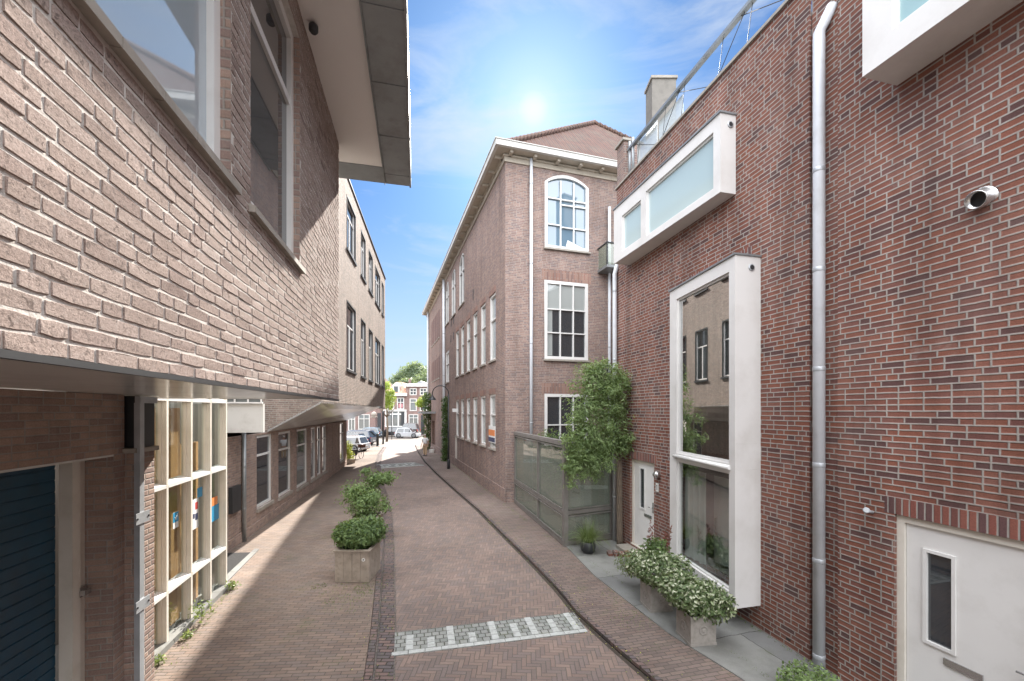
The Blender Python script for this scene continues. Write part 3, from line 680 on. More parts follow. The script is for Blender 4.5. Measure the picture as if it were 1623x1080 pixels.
# brick terrace pier and rail
m = MB(); m.fbox(FR, uR(10.48), uR(10.82), -.36, .0, 9.352, 10.36); m.build("terrace_pier", M['b_mid'], house)
m = MB(); m.fbox(FR, uR(10.43), uR(10.87), -.41, .05, 10.362, 10.42); m.build("pier_cap", M['stone'], house)
rail = MB(); rail.fbox(FR, uR(-3), uR(10.45), -.16, -.07, 10.08, 10.14)
rl = rail.build("terrace_rail", M['zinc'], house)
for Y in (10.40, 10.24): m = MB(); m.tube([FR.P(uR(Y), -.12, 9.33), FR.P(uR(Y), -.12, 10.3)], .035, 8); m.build("rail_post", M['zinc'], rl)
m = MB(); r0 = 10.2; k = 0
while r0 > -2:
    r1 = r0 - (.75 if k % 2 else 1.15)
    m.tube([FR.P(uR(r0), -.12, 9.35 if k % 2 else 10.1), FR.P(uR(r1), -.12, 10.1 if k % 2 else 9.35)], .007, 5)
    m.tube([FR.P(uR(r0 - .25), -.13, 10.1), FR.P(uR(r0 - .1), -.13, 9.35)], .006, 5)
    r0 = r1 + .12; k += 1
m.build("rail_wire", M['black'], rl)
for ya, yb, zz_ in ((9.35, 10.18, 10.12), (8.45, 9.28, 10.02)): m = MB(); m.fbox(FR, uR(ya), uR(yb), -.21, -.20, 9.36, zz_); m.build("wind_screen", M['g_clear'], house)
# bays
Fac.u_at = lambda s, p: (Vector(p) - s.b).dot(s.t)
def bay(label, pn, pf, zt, zb, opening, glassmat, vent=True, depth=.09):
    """a box standing off the wall; pn / pf = near and far ends of its front in plan; opening(FB) gives (u0, u1, z0, z1)"""
    pn, pf = Vector(pn), Vector(pf); FB = Fac(pn, pf - pn, (-1, 0)); L = (pf - pn).length; ops = opening(FB)
    m = MB(); wall(m, FB, 0, L, zb, zt, [(a, b, c, d, depth) for a, b, c, d in ops])
    wn_ = FR.P(FR.u_at(pn), -.01, 0); wf_ = FR.P(FR.u_at(pf), -.01, 0); n3, f3 = FB.P(0, 0, 0), FB.P(L, 0, 0)
    vq(m, n3, wn_, zb, zt); vq(m, f3, wf_, zb, zt)
    for z in (zb, zt): m.quad((n3.x, n3.y, z), (f3.x, f3.y, z), (wf_.x, wf_.y, z), (wn_.x, wn_.y, z))
    o = m.build("bay_window", M['bay'], house); o['label'] = label
    m = MB(); ex = FR.t * .02
    q = [n3.xy - FB.t * .02 + FB.n * .025, f3.xy + FB.t * .02 + FB.n * .025, wf_.xy + ex, wn_.xy - ex]
    m.prism([(v.x, v.y, zt + .002) for v in q], [(v.x, v.y, zt + .03) for v in q]); m.build("bay_cap", M['zinc'], o)
    for k_, (a, b, c, d) in enumerate(ops):
        f = MB(); w_ = .035
        f.fbox(FB, a, a + w_, -depth, -.035, c, d); f.fbox(FB, b - w_, b, -depth, -.035, c, d); f.fbox(FB, a + w_, b - w_, -depth, -.035, c, c + w_); f.fbox(FB, a + w_, b - w_, -depth, -.035, d - w_, d)
        f.build("window_frame", M['white'], o)
        g = MB(); g.fbox(FB, a + w_ * .5, b - w_ * .5, -depth + .012, -depth + .024, c + w_ * .5, d - w_ * .5); g.build("pane", glassmat[k_] if isinstance(glassmat, list) else glassmat, o)
    if vent:
        mid = n3 * .38 + wn_ * .62; mid.z = zt - .17; ax = (-FR.t.x, -FR.t.y, 0)
        v = MB(); v.lathe(mid, [(.055, 0), (.055, .012), (.042, .016)], 18, axis=ax); v.build("vent_grille", M['galv'], o)
        v = MB(); v.lathe(mid + Vector(ax) * .0165, [(.038, 0), (.036, .003)], 14, axis=ax); v.build("vent_hole", M['darkmetal'], o)
    return o, FB, L
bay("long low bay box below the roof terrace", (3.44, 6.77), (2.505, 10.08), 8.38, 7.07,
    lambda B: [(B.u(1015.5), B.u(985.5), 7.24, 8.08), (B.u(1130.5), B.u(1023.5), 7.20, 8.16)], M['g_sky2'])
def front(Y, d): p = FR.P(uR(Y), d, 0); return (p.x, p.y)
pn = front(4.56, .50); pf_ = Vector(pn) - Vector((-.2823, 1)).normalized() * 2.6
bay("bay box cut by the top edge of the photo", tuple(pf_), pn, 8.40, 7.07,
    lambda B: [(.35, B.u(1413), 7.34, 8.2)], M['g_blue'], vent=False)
big, FBB, LB = bay("tall two-storey wedge-shaped bay with clear glass", (3.394, 6.241), (3.155, 8.20), 5.83, .44,
    lambda B: [(B.u(1155.4), B.u(1072), .64, 2.50), (B.u(1155.4), B.u(1072), 2.64, 5.62)], [M['g_bay'], M['g_bayup']])
m = MB(); a_, b_ = FBB.u(1155.4), FBB.u(1070)
m.tube([FBB.P(a_ - .03, .012, 2.575), FBB.P(b_ + .03, .012, 2.575)], .035, 10); m.build("transom_rail", M['white'], big)
m = MB(); m.fbox(FBB, a_ + .04, b_ - .04, -.115, -.095, 2.37, 2.47); m.build("blind_box", M['darkmetal'], big)
m = MB()
for zz in (2.55, 2.95): m.obox(FBB.P(0, 0, zz) + (FR.P(FR.u_at((3.394, 6.241)), 0, 0) - FBB.P(0, 0, 0)) * .05 + Vector((0, -.003, 0)), (FR.P(FR.u_at((3.394, 6.241)), 0, 0) - FBB.P(0, 0, 0)) * .8, (0, .004, 0), (0, 0, .005))
m.build("panel_joint", M['offwhite'], big)
# behind the big bay's glass: a net curtain, a floor plate and the room
m = MB(); m.fbox(FR, big0 + .02, big1 - .02, -2.2, -2.15, .4, 5.7); m.fbox(FR, big0 - .1, big0 - .02, -2.2, -.06, .4, 5.7); m.fbox(FR, big1 + .02, big1 + .1, -2.2, -.06, .4, 5.7)
m.fbox(FR, big0, big1, -2.1, -.06, .50, .60); m.fbox(FR, big0, big1, -2.1, .10, 2.60, 2.66); m.build("room_shell", M['room'], house)
m = MB()
def curt(u0, u1, z0, z1, off, amp, wl_):
    n = int((u1 - u0) / .02); pr = None
    for k in range(n + 1):
        u = u0 + (u1 - u0) * k / n; o_ = off + amp * math.sin(u * wl_) + amp * .5 * math.sin(u * wl_ * 2.3 + 1)
        p = (FR.P(u, o_, z0), FR.P(u, o_, z1))
        if pr: m.sm.add(len(m.f)); m.quad(pr[0], p[0], p[1], pr[1])
        pr = p
curt(big1 - .62, big1 - .04, .64, 2.58, .05, .03, 34); curt(big0 + .03, big0 + .25, .64, 2.58, .12, .03, 34); curt(big0 + .2, big1 - .5, .64, 2.58, -.25, .02, 14)
curt(big0 + .05, big1 - .05, 2.7, 5.55, .03, .03, 26)
m.build("curtain", M['curtain'], house)
# doors
def leafdoor(F, parent, u0, u1, z0, z1, off, name, label, slot=True):
    m = MB(); fw = .075
    m.fbox(F, u0, u0 + fw, off - .07, off + .015, z0, z1); m.fbox(F, u1 - fw, u1, off - .07, off + .015, z0, z1); m.fbox(F, u0 + fw, u1 - fw, off - .07, off + .015, z1 - fw, z1)
    m.fbox(F, u0 - .02, u1 + .02, off - .07, off + .05, z0 - .06, z0 - .002)
    m.build("door_frame", M['white_warm'], parent)
    m = MB(); a, b = u0 + fw + .004, u1 - fw - .004; c, d = z0 + .01, z1 - fw - .004
    W = b - a
    wa, wb = (b - W * .38, b - W * .18) if name == 'near' else (b - W * .52, b - W * .30)
    wc, wd = z0 + .95, z0 + 1.88
    # leaf as a slab with a slot for the light
    sl_ = MB()
    for (p, q_, r_, s_) in ((a, wa, c, d), (wb, b, c, d), (wa, wb, c, wc), (wa, wb, wd, d)): sl_.fbox(F, p, q_, off - .05, off - .01, r_, s_)
    o = sl_.build("door", M['white'], parent); o['label'] = label
    t = MB(); g = .032
    for (p, q_, r_, s_) in ((wa - g, wa, wc - g, wd + g), (wb, wb + g, wc - g, wd + g), (wa, wb, wc - g, wc), (wa, wb, wd, wd + g)): t.fbox(F, p, q_, off - .009, off + .006, r_, s_)
    t.build("light_trim", M['white'], o)
    t = MB(); t.fbox(F, wa, wb, off - .035, off - .025, wc, wd); t.build("pane", M['g'], o)
    if slot:
        t = MB(); q_ = a + W * (.30 if name != 'near' else .54); t.fbox(F, q_ - .15, q_ + .15, off - .009, off + .004, z0 + .78, z0 + .85); t.build("letter_slot", M['steel'], o)
    t = MB(); h = a + .055; t.fbox(F, h - .022, h + .022, off - .009, off, z0 + .93, z0 + 1.17)
    t.tube([F.P(h, off, z0 + 1.05), F.P(h, off + .045, z0 + 1.05), F.P(h + .11, off + .05, z0 + 1.05)], .010, 8); t.build("door_handle", M['steel'], o)
    return o
leafdoor(FR, house, door0, door1, .20, 2.28, -.06, 'far', "white door with narrow window and letter slot beside the tall bay")
leafdoor(FR, house, nd0, nd1, .08, 2.30, -.045, 'near', "white door at the right edge of the photo")
m = MB(); m.fbox(FR, door0 - .12, door1 + .12, -.02, .34, .04, .135); m.build("doorstep", M['stone'], house)
# house number, lamp, security spot, flue, pipes
m = MB(); u = FR.u(1042); m.fbox(FR, u - .05, u + .05, .004, .012, 1.68, 1.86); hn = m.build("number_plate", M['paper'], house)
m = MB(); m.fbox(FR, u - .01, u + .01, .0125, .0145, 1.71, 1.83); m.fbox(FR, u + .010, u + .024, .0125, .0145, 1.795, 1.815); m.build("number_digit", M['black'], hn)
m = MB(); u = FR.u(1044); c = FR.P(u, .0, 2.02)
m.lathe(c, [(.055, -.0), (.075, .02), (.085, .07), (.07, .115), (.03, .14)], 16, axis=(-.75, -.2, .62)); wl_ = m.build("wall_lamp", M['steel'], house)
m = MB(); u = FR.u(1383); c = FR.P(u, 0, CAMH - (812 - HY) / FPX * FR.P(u, 0, 0).y)
m.tube([c, c + Vector((-.09, -.02, .02))], .018, 8); m.lathe(c + Vector((-.09, -.02, .02)), [(.026, -.05), (.032, .0), (.034, .05), (.028, .06)], 12, axis=(-.5, -.6, .25)); m.build("wall_spotlight", M['galv'], house)
m = MB(); u = FR.u(1560); c = FR.P(u, 0, 5.46); m.lathe(c + Vector((.0, 0, 0)), [(.105, .0), (.10, .012), (.082, .02), (.082, .13), (.074, .135), (.07, .06)], 22, axis=(-.93, -.25, -.28)); fl = m.build("flue_outlet", M['steel'], house)
m = MB(); m.lathe(c, [(.069, .05), (.068, .062)], 18, axis=(-.93, -.25, -.28)); m.build("flue_mouth", M['black'], fl)
def downpipe(F, u, off, z0, z1, r, mat, parent, joints=(), top=None, name="downpipe"):
    m = MB(); pts = [F.P(u, off, z0), F.P(u, off, z1)]
    if top: pts += [F.P(u + top[0], off + top[1], z1 + top[2])]
    m.tube(pts, r, 16)
    o = m.build(name, mat, parent)
    j = MB()
    for z in joints: j.lathe(F.P(u, off, z), [(r + .001, -.03), (r + .004, -.025), (r + .004, .025), (r + .001, .03)], 16)
    if joints: j.build("pipe_socket", M['galv'] if mat is M['pipe'] else mat, o)
    return o
up = FR.u(1298, .07)
downpipe(FR, up, .07, .02, 8.40, .068, M['pipe'], house, [.25, 1.5, 2.75, 4.0, 5.3, 6.6], (-.10, -.10, .28))
FE = Fac(tuple(FR.P(uR(10.84), 0, 0).xy), (FR.n.x, FR.n.y), (0, 1))
downpipe(Fac(tuple(FR.P(uR(10.84), 0, 0).xy), (1, .2408), (0, -1)), -.085, .05, .05, 7.05, .058, M['pipe'], house, [1.2, 3.0, 4.8, 6.6], (.10, -.02, .35))
# weep slots low in the wall
m = MB()
for Y in (5.85, 4.2): m.fbox(FR, uR(Y), uR(Y) + .07, -.01, .002, .16, .19)
m.build("weep_slot", M['black'], house)
# ------------------------------------------------------------------ near left building: jettied brick front over a garage and a glazed porch
sL = -.233
FA = Fac((-1.150, 0), (sL, 1), (1, 0)); nL = math.hypot(sL, 1); uL = lambda Y: Y * nL
nb = empty("jettied_building", (-3.2, 4, 0), "buff brick building on the left jutting over a glazed porch and a blue shutter door", "building")
m = MB(); TOPN = 7.55
W1, W2 = (uL(.25), uL(2.54)), (uL(2.84), uL(4.04))
wall(m, FA, uL(-7), uL(6.06), 3.62, TOPN, [(W1[0], W1[1], 4.90, 7.12), (W2[0], W2[1], 4.90, 7.12)], .12)
e0, e1, e2, e3 = FA.P(uL(6.06), 0, 0), FA.P(uL(6.06), -9, 0), FA.P(uL(-7), -9, 0), FA.P(uL(-7), 0, 0)
vq(m, e0, e1, 3.62, TOPN); vq(m, e1, e2, 0, TOPN); vq(m, e2, e3, 0, TOPN)
m.build("mortar_joints", M['mortar'], nb)
def laid_bricks(F, u0, u1, z0, z1, holes, pitch=.0625, L=.21, Hd=.10, j=.0115):
    mb = MB(); mb.tone = []; rw = 0; z = z0 + .001
    def one(a, b, c, d):
        if b - a < .03: return
        pr = random.uniform(.0022, .0062); til = random.uniform(-.0012, .0012); J = .0011
        pts = []
        nx = 4 if b - a > .12 else 3
        for k in range(nx): f = k / (nx - 1); pts.append((a + (b - a) * f, c + (.003 if k in (0, nx - 1) else 0)))
        pts.append((b, (c + d) / 2))
        for k in range(nx): f = 1 - k / (nx - 1); pts.append((a + (b - a) * f, d - (.003 if k in (0, nx - 1) else 0)))
        pts.append((a, (c + d) / 2))
        pts = [(x + random.gauss(0, J * .7), y + random.gauss(0, J)) for x, y in pts]
        n = len(pts); cx_, cz_ = (a + b) / 2, (c + d) / 2; i = len(mb.v); bv = .0018
        for x, y in pts: mb.v.append(F.P(x, -.002, y))
        for x, y in pts: mb.v.append(F.P(x - math.copysign(.0006, x - cx_), pr - bv + til * (y - cz_) / .03, y - math.copysign(.0006, y - cz_)))
        for x, y in pts: mb.v.append(F.P(x - math.copysign(bv, x - cx_) * min(1, abs(x - cx_) / .02), pr + til * (y - cz_) / .03 + random.gauss(0, .0005), y - math.copysign(bv, y - cz_) * min(1, abs(y - cz_) / .01)))
        t = max(0, min(1, random.gauss(.5, .2)))
        for r_ in (0, n):
            for k in range(n): mb.f.append((i + r_ + k, i + r_ + (k + 1) % n, i + r_ + n + (k + 1) % n, i + r_ + n + k)); mb.tone.append(t)
        mb.f.append(tuple(i + 2 * n + k for k in range(n))); mb.tone.append(t)
    while z < z1 - .02:
        u = u0 - random.uniform(0, .2); top = min(z + .0525, z1 - .002)
        while u < u1:
            w_ = L if random.random() < .72 else Hd
            w_ += random.gauss(0, .003); a, b = max(u, u0 + .002), min(u + w_, u1 - .002); segs = [(a, b)]
            for h in holes:
                if h[3] > z and h[2] < top:
                    ns = []
                    for p, q_ in segs:
                        if q_ <= h[0] or p >= h[1]: ns.append((p, q_))
                        else:
                            if p < h[0]: ns.append((p, h[0] - .001))
                            if q_ > h[1]: ns.append((h[1] + .001, q_))
                    segs = ns
            for p, q_ in segs:
                if z > 4.80 and z < 4.90 and any(h[0] - .05 < (p + q_) / 2 < h[1] + .05 for h in holes): pass
                one(p, q_, z + random.gauss(0, .0008), top + random.gauss(0, .0008))
            u += w_ + j
        z += pitch; rw += 1
    return mb
laid_bricks(FA, uL(.35), uL(6.06), 3.62, 7.40, [(W1[0], W1[1], 4.82, 7.12), (W2[0], W2[1], 4.82, 7.12)]).build("upper_wall", M['brick_face'], nb)
m = MB(); m.prism([FA.P(uL(-7), -.012, 3.625), FA.P(uL(6.05), -.012, 3.625), FA.P(uL(6.05), -8.9, 3.625), FA.P(uL(-7), -8.9, 3.625)],
                  [FA.P(uL(-7), -.012, 3.70), FA.P(uL(6.05), -.012, 3.70), FA.P(uL(6.05), -8.9, 3.70), FA.P(uL(-7), -8.9, 3.70)])
m.build("soffit", M['soffit'], nb)
m = MB(); m.fbox(FA, uL(-7), uL(6.065), -.02, .006, 3.598, 3.622); m.build("soffit_trim", M['darkmetal'], nb)
# upper windows
def upwin(u0, u1, vs, hs, gl=None):
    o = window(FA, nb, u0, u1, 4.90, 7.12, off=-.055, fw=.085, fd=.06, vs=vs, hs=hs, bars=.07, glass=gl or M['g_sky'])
    s_ = MB(); p0, p1 = u0 - .04, u1 + .05
    n_ = 9 if u1 - u0 > 1.5 else 5
    for k in range(n_):
        a = p0 + (p1 - p0) * k / n_ + .002; b = p0 + (p1 - p0) * (k + 1) / n_ - .002
        s_.prism([FA.P(a, -.05, 4.82), FA.P(b, -.05, 4.82), FA.P(b, .045, 4.815), FA.P(a, .045, 4.815)], [FA.P(a, -.05, 4.895), FA.P(b, -.05, 4.895), FA.P(b, .045, 4.86), FA.P(a, .045, 4.86)])
    s_.build("sill", M['stone'], o)
    return o
upwin(*W1, [.51], []); upwin(*W2, [], [.69], M['g_refl'])
for w_ in (W1, W2):
    m = MB(); m.fbox(FA, w_[1] - .006, w_[1] - .001, -.056, .001, 4.90, 7.119); m.build("window_reveal", M['b_low'], nb)
# eaves
m = MB(); m.fbox(FA, uL(-7), uL(6.50), -.3, .60, 7.40, 7.44); m.build("eaves_soffit", M['soffit_up'], nb)
m = MB()
m.fbox(FA, uL(-7), uL(6.95), .602, 1.0, 7.385, 7.62); m.fbox(FA, uL(6.502), uL(6.95), -.6, .600, 7.385, 7.62); m.fbox(FA, uL(-7), uL(6.95), 1.002, 1.03, 7.36, 7.66)
m.fbox(FA, uL(-7), uL(6.95), .585, .600, 7.36, 7.399)
ev = m.build("eaves_gutter", M['zinc'], nb)
m = MB()
for k in range(-2, 8): m.fbox(FA, uL(k * .95 - .0), uL(k * .95) + .02, .604, 1.034, 7.378, 7.665)
m.build("gutter_seam", M['zinc'], ev)
m = MB(); m.prism([FA.P(uL(-7), 1.0, 7.625), FA.P(uL(6.95), 1.0, 7.625), FA.P(uL(6.95), -9, 7.625), FA.P(uL(-7), -9, 7.625)],
                  [FA.P(uL(-7), 1.0, 7.66), FA.P(uL(6.95), 1.0, 7.66), FA.P(uL(6.95), -9, 9.6), FA.P(uL(-7), -9, 9.6)]); m.build("roof", M['zinc'], nb)
m = MB(); m.lathe(FA.P(uL(4.15), .10, 7.30), [(.03, 0), (.045, .02), (.045, .07), (.02, .098)], 14); m.build("soffit_lamp", M['darkmetal'], nb)  # unlit downlight under the eaves
# garage wall with shutter door
FBk = Fac((-3.12, 0), (sL, 1), (1, 0)); uj = uL(4.22)
m = MB()
wall(m, FBk, uL(-6), uL(4.38), -.1, 3.62, [(uL(1.0), uj, -.1, 3.0, .26)])
m.fbox(FBk, uL(4.38), uL(4.72), -.4, .088, -.1, 3.0)
m.quad(FBk.P(uL(4.38), 0, 3.0), FBk.P(uL(4.38), -.5, 3.0), FBk.P(uL(4.38), -.5, 3.62), FBk.P(uL(4.38), 0, 3.62))
m.build("lower_wall", M['b_low'], nb)
m = MB(); m.fbox(FBk, uL(4.35), uL(4.75), -.2, .12, 3.002, 3.05); m.build("pier_cap", M['stone'], nb)
m = MB(); m.fbox(FBk, uL(1.0), uj, -.03, .004, 2.985, 3.004); m.build("lintel_angle", M['offwhite'], nb)
FC = Fac(tuple(FBk.P(0, -.26, 0).xy), (sL, 1), (1, 0))
ju0, ju1 = FC.u(105), uj - .003
m = MB(); m.fbox(FC, ju0, ju0 + .10, -.06, .05, -.05, 2.98); m.fbox(FC, ju0 + .10, ju1, -.06, .02, -.05, 2.98); jb = m.build("door_jamb", M['white_warm'], nb)
m = MB(); 
z = -.02
while z < 2.98:
    p = [FC.P(uL(1.0), -.12, z), FC.P(ju0 - .002, -.12, z), FC.P(ju0 - .002, -.085, z + .012), FC.P(uL(1.0), -.085, z + .012)]
    t = min(z + .112, 2.98)
    m.quad(FC.P(uL(1.0), -.092, z), FC.P(ju0 - .002, -.092, z), FC.P(ju0 - .002, -.085, z + .02), FC.P(uL(1.0), -.085, z + .02))
    m.quad(FC.P(uL(1.0), -.085, z + .02), FC.P(ju0 - .002, -.085, z + .02), FC.P(ju0 - .002, -.085, t), FC.P(uL(1.0), -.085, t))
    m.quad(FC.P(uL(1.0), -.085, t), FC.P(ju0 - .002, -.085, t), FC.P(ju0 - .002, -.092, t), FC.P(uL(1.0), -.092, t))
    z += .112
m.fbox(FC, uL(1.0), ju0, -.16, -.11, -.05, 2.98)
m.build("roller_door", M['teal'], nb)
m = MB(); u = ju1 - .02; m.fbox(FC, u - .09, u + .0, .022, .055, 1.60, 1.70); m.fbox(FC, u - .10, u - .02, .056, .10, 1.62, 1.67); m.build("door_lock", M['steel'], nb)
# hopper and square pipe with clamps
uh = FBk.u(219, .09)
m = MB(); m.fbox(FBk, FBk.u(207, .02), FBk.u(231, .02), -.15, .105, 3.055, 3.615); m.build("rain_hopper", M['darkmetal'], nb)
m = MB(); a = FBk.u(222.5, .15); m.fbox(FBk, a, a + .075, .092, .145, -.02, 3.54); m.fbox(FBk, a - .0, a + .30, .10, .15, 3.54, 3.61); pp = m.build("square_pipe", M['galv'], nb)
m = MB()
for zz in (2.30, 1.36): m.fbox(FBk, a - .075, a + .15, .147, .155, zz - .06, zz + .06)
m.build("pipe_clamp", M['galv'], pp)
m = MB()
for zz in (2.30, 1.36):
    for uu in (a - .055, a + .13): m.lathe(FBk.P(uu, .155, zz), [(.012, 0), (.012, .006)], 8, axis=(FBk.n.x, FBk.n.y, 0))
m.build("clamp_bolt", M['darkmetal'], pp)
# glazed porch
FD = Fac((-3.396, 0), (-.266, 1), (1, 0)); nD = math.hypot(.266, 1); uD = lambda Y: Y * nD
posts = [5.26, 5.92, 6.60, 7.26, 7.90]
for Y in posts:
    m = MB(); u = uD(Y); m.fbox(FD, u - .028, u + .024, -.13, 0, .10, 3.68); m.fbox(FD, u - .045, u + .045, -.125, -.06, .10, 3.68); m.fbox(FD, u - .034, u + .034, -.059, -.03, .10, 3.68); m.build("porch_post", M['white_warm'], nb)
m = MB(); m.fbox(FD, uD(4.75), uD(5.26) - .03, -.12, -.02, .1, 3.68)
pf2 = nb; m.build("porch_side_panel", M['white_warm'], nb)
m = MB()
for za, zb in ((.80, .86), (2.34, 2.40), (3.60, 3.66)):
    for a, b in zip(posts, posts[1:]):
        m.prism([FD.P(uD(a) + .03, -.14, za), FD.P(uD(b) - .03, -.14, za), FD.P(uD(b) - .03, -.0, za - .0), FD.P(uD(a) + .03, -.0, za)],
                [FD.P(uD(a) + .03, -.14, zb + .03), FD.P(uD(b) - .03, -.14, zb + .03), FD.P(uD(b) - .03, -.0, zb - .01), FD.P(uD(a) + .03, -.0, zb - .01)])
m.build("porch_rail", M['white'], nb)
m = MB(); m.fbox(FD, uD(4.7), uD(7.98), -.18, .05, -.05, .13); m.build("porch_plinth", M['conc'], nb)
for a, b in zip(posts, posts[1:]):
    for za, zb in ((.13, .80), (.87, 2.34), (2.41, 3.60)):
        m = MB(); m.fbox(FD, uD(a) + .03, uD(b) - .03, -.105, -.095, za, zb); m.build("pane", M['g_thin'], pf2)
m = MB(); m.fbox(FD, uD(4.7), uD(8.1), -1.6, -1.5, 0, 3.6); m.fbox(FD, uD(7.96), uD(8.06), -1.5, -.17, 0, 3.6); m.fbox(FD, uD(4.7), uD(8.0), -1.5, -.2, 0, .1)
m.build("porch_inner_wall", M['room'], nb)
m = MB()
for k, (a, b) in enumerate(zip(posts[:3], posts[1:3])): m.fbox(FD, uD(a) + .08, uD(b) + .08, -.24, -.20, .12, 3.5)
m.fbox(FD, uD(6.9), uD(7.5), -.34, -.30, .1, 2.9)
m.build("plywood_panel", M['orange'], nb)
# stickers and posters on the panes
def sticker(name, x0, x1, y0, y1, mats, lbl):
    u0, u1 = FD.u(x0, -.09), FD.u(x1, -.09); um = (u0 + u1) / 2; z1_, z0_ = FD.z(y0, um, -.09), FD.z(y1, um, -.09)
    m = MB(); m.fbox(FD, u0, u1, -.094, -.092, z0_, z1_); o = m.build(name, mats[0], pf2); o['label'] = lbl
    return u0, u1, z0_, z1_, o
u0, u1, a, b, so_ = sticker("sticker", 274.5, 283, 812, 837, [M['paper']], "blue and white square sticker with a tick")
m = MB(); m.fbox(FD, u0, u1, -.0918, -.0905, a + (b - a) * .38, b); m.build("print_block", M['blue'], so_)
m = MB(); zc = a + (b - a) * .70; uc = (u0 + u1) / 2; s_ = (b - a) * .16
def strip(p, q_, w=.006):
    p3, q3 = FD.P(p[0], -.0895, p[1]), FD.P(q_[0], -.0895, q_[1]); m.tube([p3, q3], w, 4)
strip((uc - s_ * .8, zc), (uc - s_ * .2, zc - s_)); strip((uc - s_ * .2, zc - s_), (uc + s_, zc + s_ * 1.1)); m.build("tick_mark", M['paper'], so_)
u0, u1, a, b, so_ = sticker("poster", 305.5, 314.5, 791, 838, [M['paper']], "white leaflet sheet with small coloured blocks")
m = MB(); W_ = u1 - u0
m.fbox(FD, u0 + W_ * .45, u1 - W_ * .08, -.0918, -.0905, a + (b - a) * .64, b - (b - a) * .12); m.build("print_block", M['red'], so_)
m = MB(); m.fbox(FD, u0 + W_ * .45, u1 - W_ * .08, -.0918, -.0905, a + (b - a) * .28, a + (b - a) * .5); m.fbox(FD, u0 + W_ * .06, u0 + W_ * .36, -.0918, -.0905, a + (b - a) * .36, a + (b - a) * .52); m.build("print_block", M['navy'], so_)
sticker("sticker", 313, 321, 773, 788, [M['blue']], "small pale blue notice")
u0, u1, a, b, so_ = sticker("poster", 335.5, 347, 800, 825, [M['blue']], "blue poster with an orange and white head")
m = MB(); m.fbox(FD, u0, u1 - (u1 - u0) * .2, -.0918, -.0905, b - (b - a) * .02, b + (b - a) * .5); m.build("print_block", M['orange_p'], so_)
# ------------------------------------------------------------------ far left building (school-like, jettied)
s2 = -.19; F2 = Fac((-3.6, 0), (s2, 1), (1, 0)); n2 = math.hypot(s2, 1); u2 = lambda Y: Y * n2
s3 = -.225; F3 = Fac((-4.65, 0), (s3, 1), (1, 0)); n3_ = math.hypot(s3, 1); u3 = lambda Y: Y * n3_
lb = empty("long_building", (-8, 20, 0), "long buff brick building in sun beyond the jettied one, with two rows of tall windows", "building")
upY = [(16.9, 18.8), (20.2, 21.5), (22.6, 24.0), (25.1, 27.3), (28.2, 29.2)]
m = MB(); ZT, ZB = 13.15, 3.70
hs_ = [(u2(a), u2(b), 10.2, 12.4, .12) for a, b in upY] + [(u2(a), u2(b), 5.2, 8.05, .12) for a, b in upY]
wall(m, F2, u2(13.1), u2(30.2), ZB, ZT, hs_)
c0 = F2.P(u2(13.1), 0, 0); c1 = F3.P(u3(12.55), 0, 0); c2 = F3.P(u3(12.0), -7, 0); c3 = F2.P(u2(30.2), 0, 0); c4 = F2.P(u2(30.2), -3.8, 0); c5 = F2.P(u2(30.2), -10, 0)
m.quad((c1.x, c1.y, 2.82), (c0.x, c0.y, ZB), (c0.x, c0.y, ZT), (c1.x, c1.y, ZT), uv=[(0, 2.82), (1.75, ZB), (1.75, ZT), (0, ZT)])
vq(m, c1, c2, 2.82, ZT); vq(m, c3, c5, ZB, ZT); vq(m, c2, c5, ZB, ZT)
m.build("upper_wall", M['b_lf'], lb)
m = MB(); m.prism([(p.x, p.y, ZT + .002) for p in (c0 + Vector((.05, -.05, 0)), c3 + Vector((.05, .05, 0)), c5, c2)], [(p.x, p.y, ZT + .07) for p in (c0 + Vector((.05, -.05, 0)), c3 + Vector((.05, .05, 0)), c5, c2)]); m.build("roof_edge", M['darkmetal'], lb)
for i, (a, b) in enumerate(upY):
    for (za, zb, hh) in ((10.2, 12.4, [.70]), (5.2, 8.05, [.66])):
        o = window(F2, lb, u2(a), u2(b), za, zb, off=-.06, fw=.08, fd=.06, vs=[(.5, 0, .66 if za < 9 else .7)], hs=hh, bars=.07, mat=M['white'], glass=M['g'])
        s_ = MB(); s_.fbox(F2, u2(a) - .06, u2(b) + .06, -.12, .06, za - .10, za - .003); s_.fbox(F2, u2(a) - .004, u2(a) + .03, -.05, .015, za, zb); s_.fbox(F2, u2(b) - .03, u2(b) + .004, -.05, .015, za, zb); s_.fbox(F2, u2(a) + .03, u2(b) - .03, -.05, .015, zb - .06, zb + .004)
        s_.build("sill", M['darkmetal'], o)
loY = [(11.7, 12.9, .66), (13.5, 14.8, .60), (15.5, 16.95, .52), (17.5, 18.3, .5), (18.6, 19.3, .5), (19.6, 20.4, .5), (23.9, 25.1, .5)]
m = MB()
wall(m, F3, u3(7.8), u3(26.1), -.2, 2.82, [(u3(a), u3(b), z0, 2.75, .10) for a, b, z0 in loY])
g0, g1 = F3.P(u3(26.1), 0, 0), F3.P(u3(26.1), -6, 0); vq(m, g0, g1, -.2, 3.2)
vq(m, F3.P(u3(7.8), 0, 0), F3.P(u3(7.8), -6, 0), -.2, 3.6); vq(m, F3.P(u3(7.8), -6, 0), g1, -.2, 3.6)
m.build("lower_wall", M['b_low'], lb)
m = MB(); m.fbox(F3, u3(7.9), u3(26.12), .0, .03, -.1, .30); m.build("plinth", M['b_low'], lb)
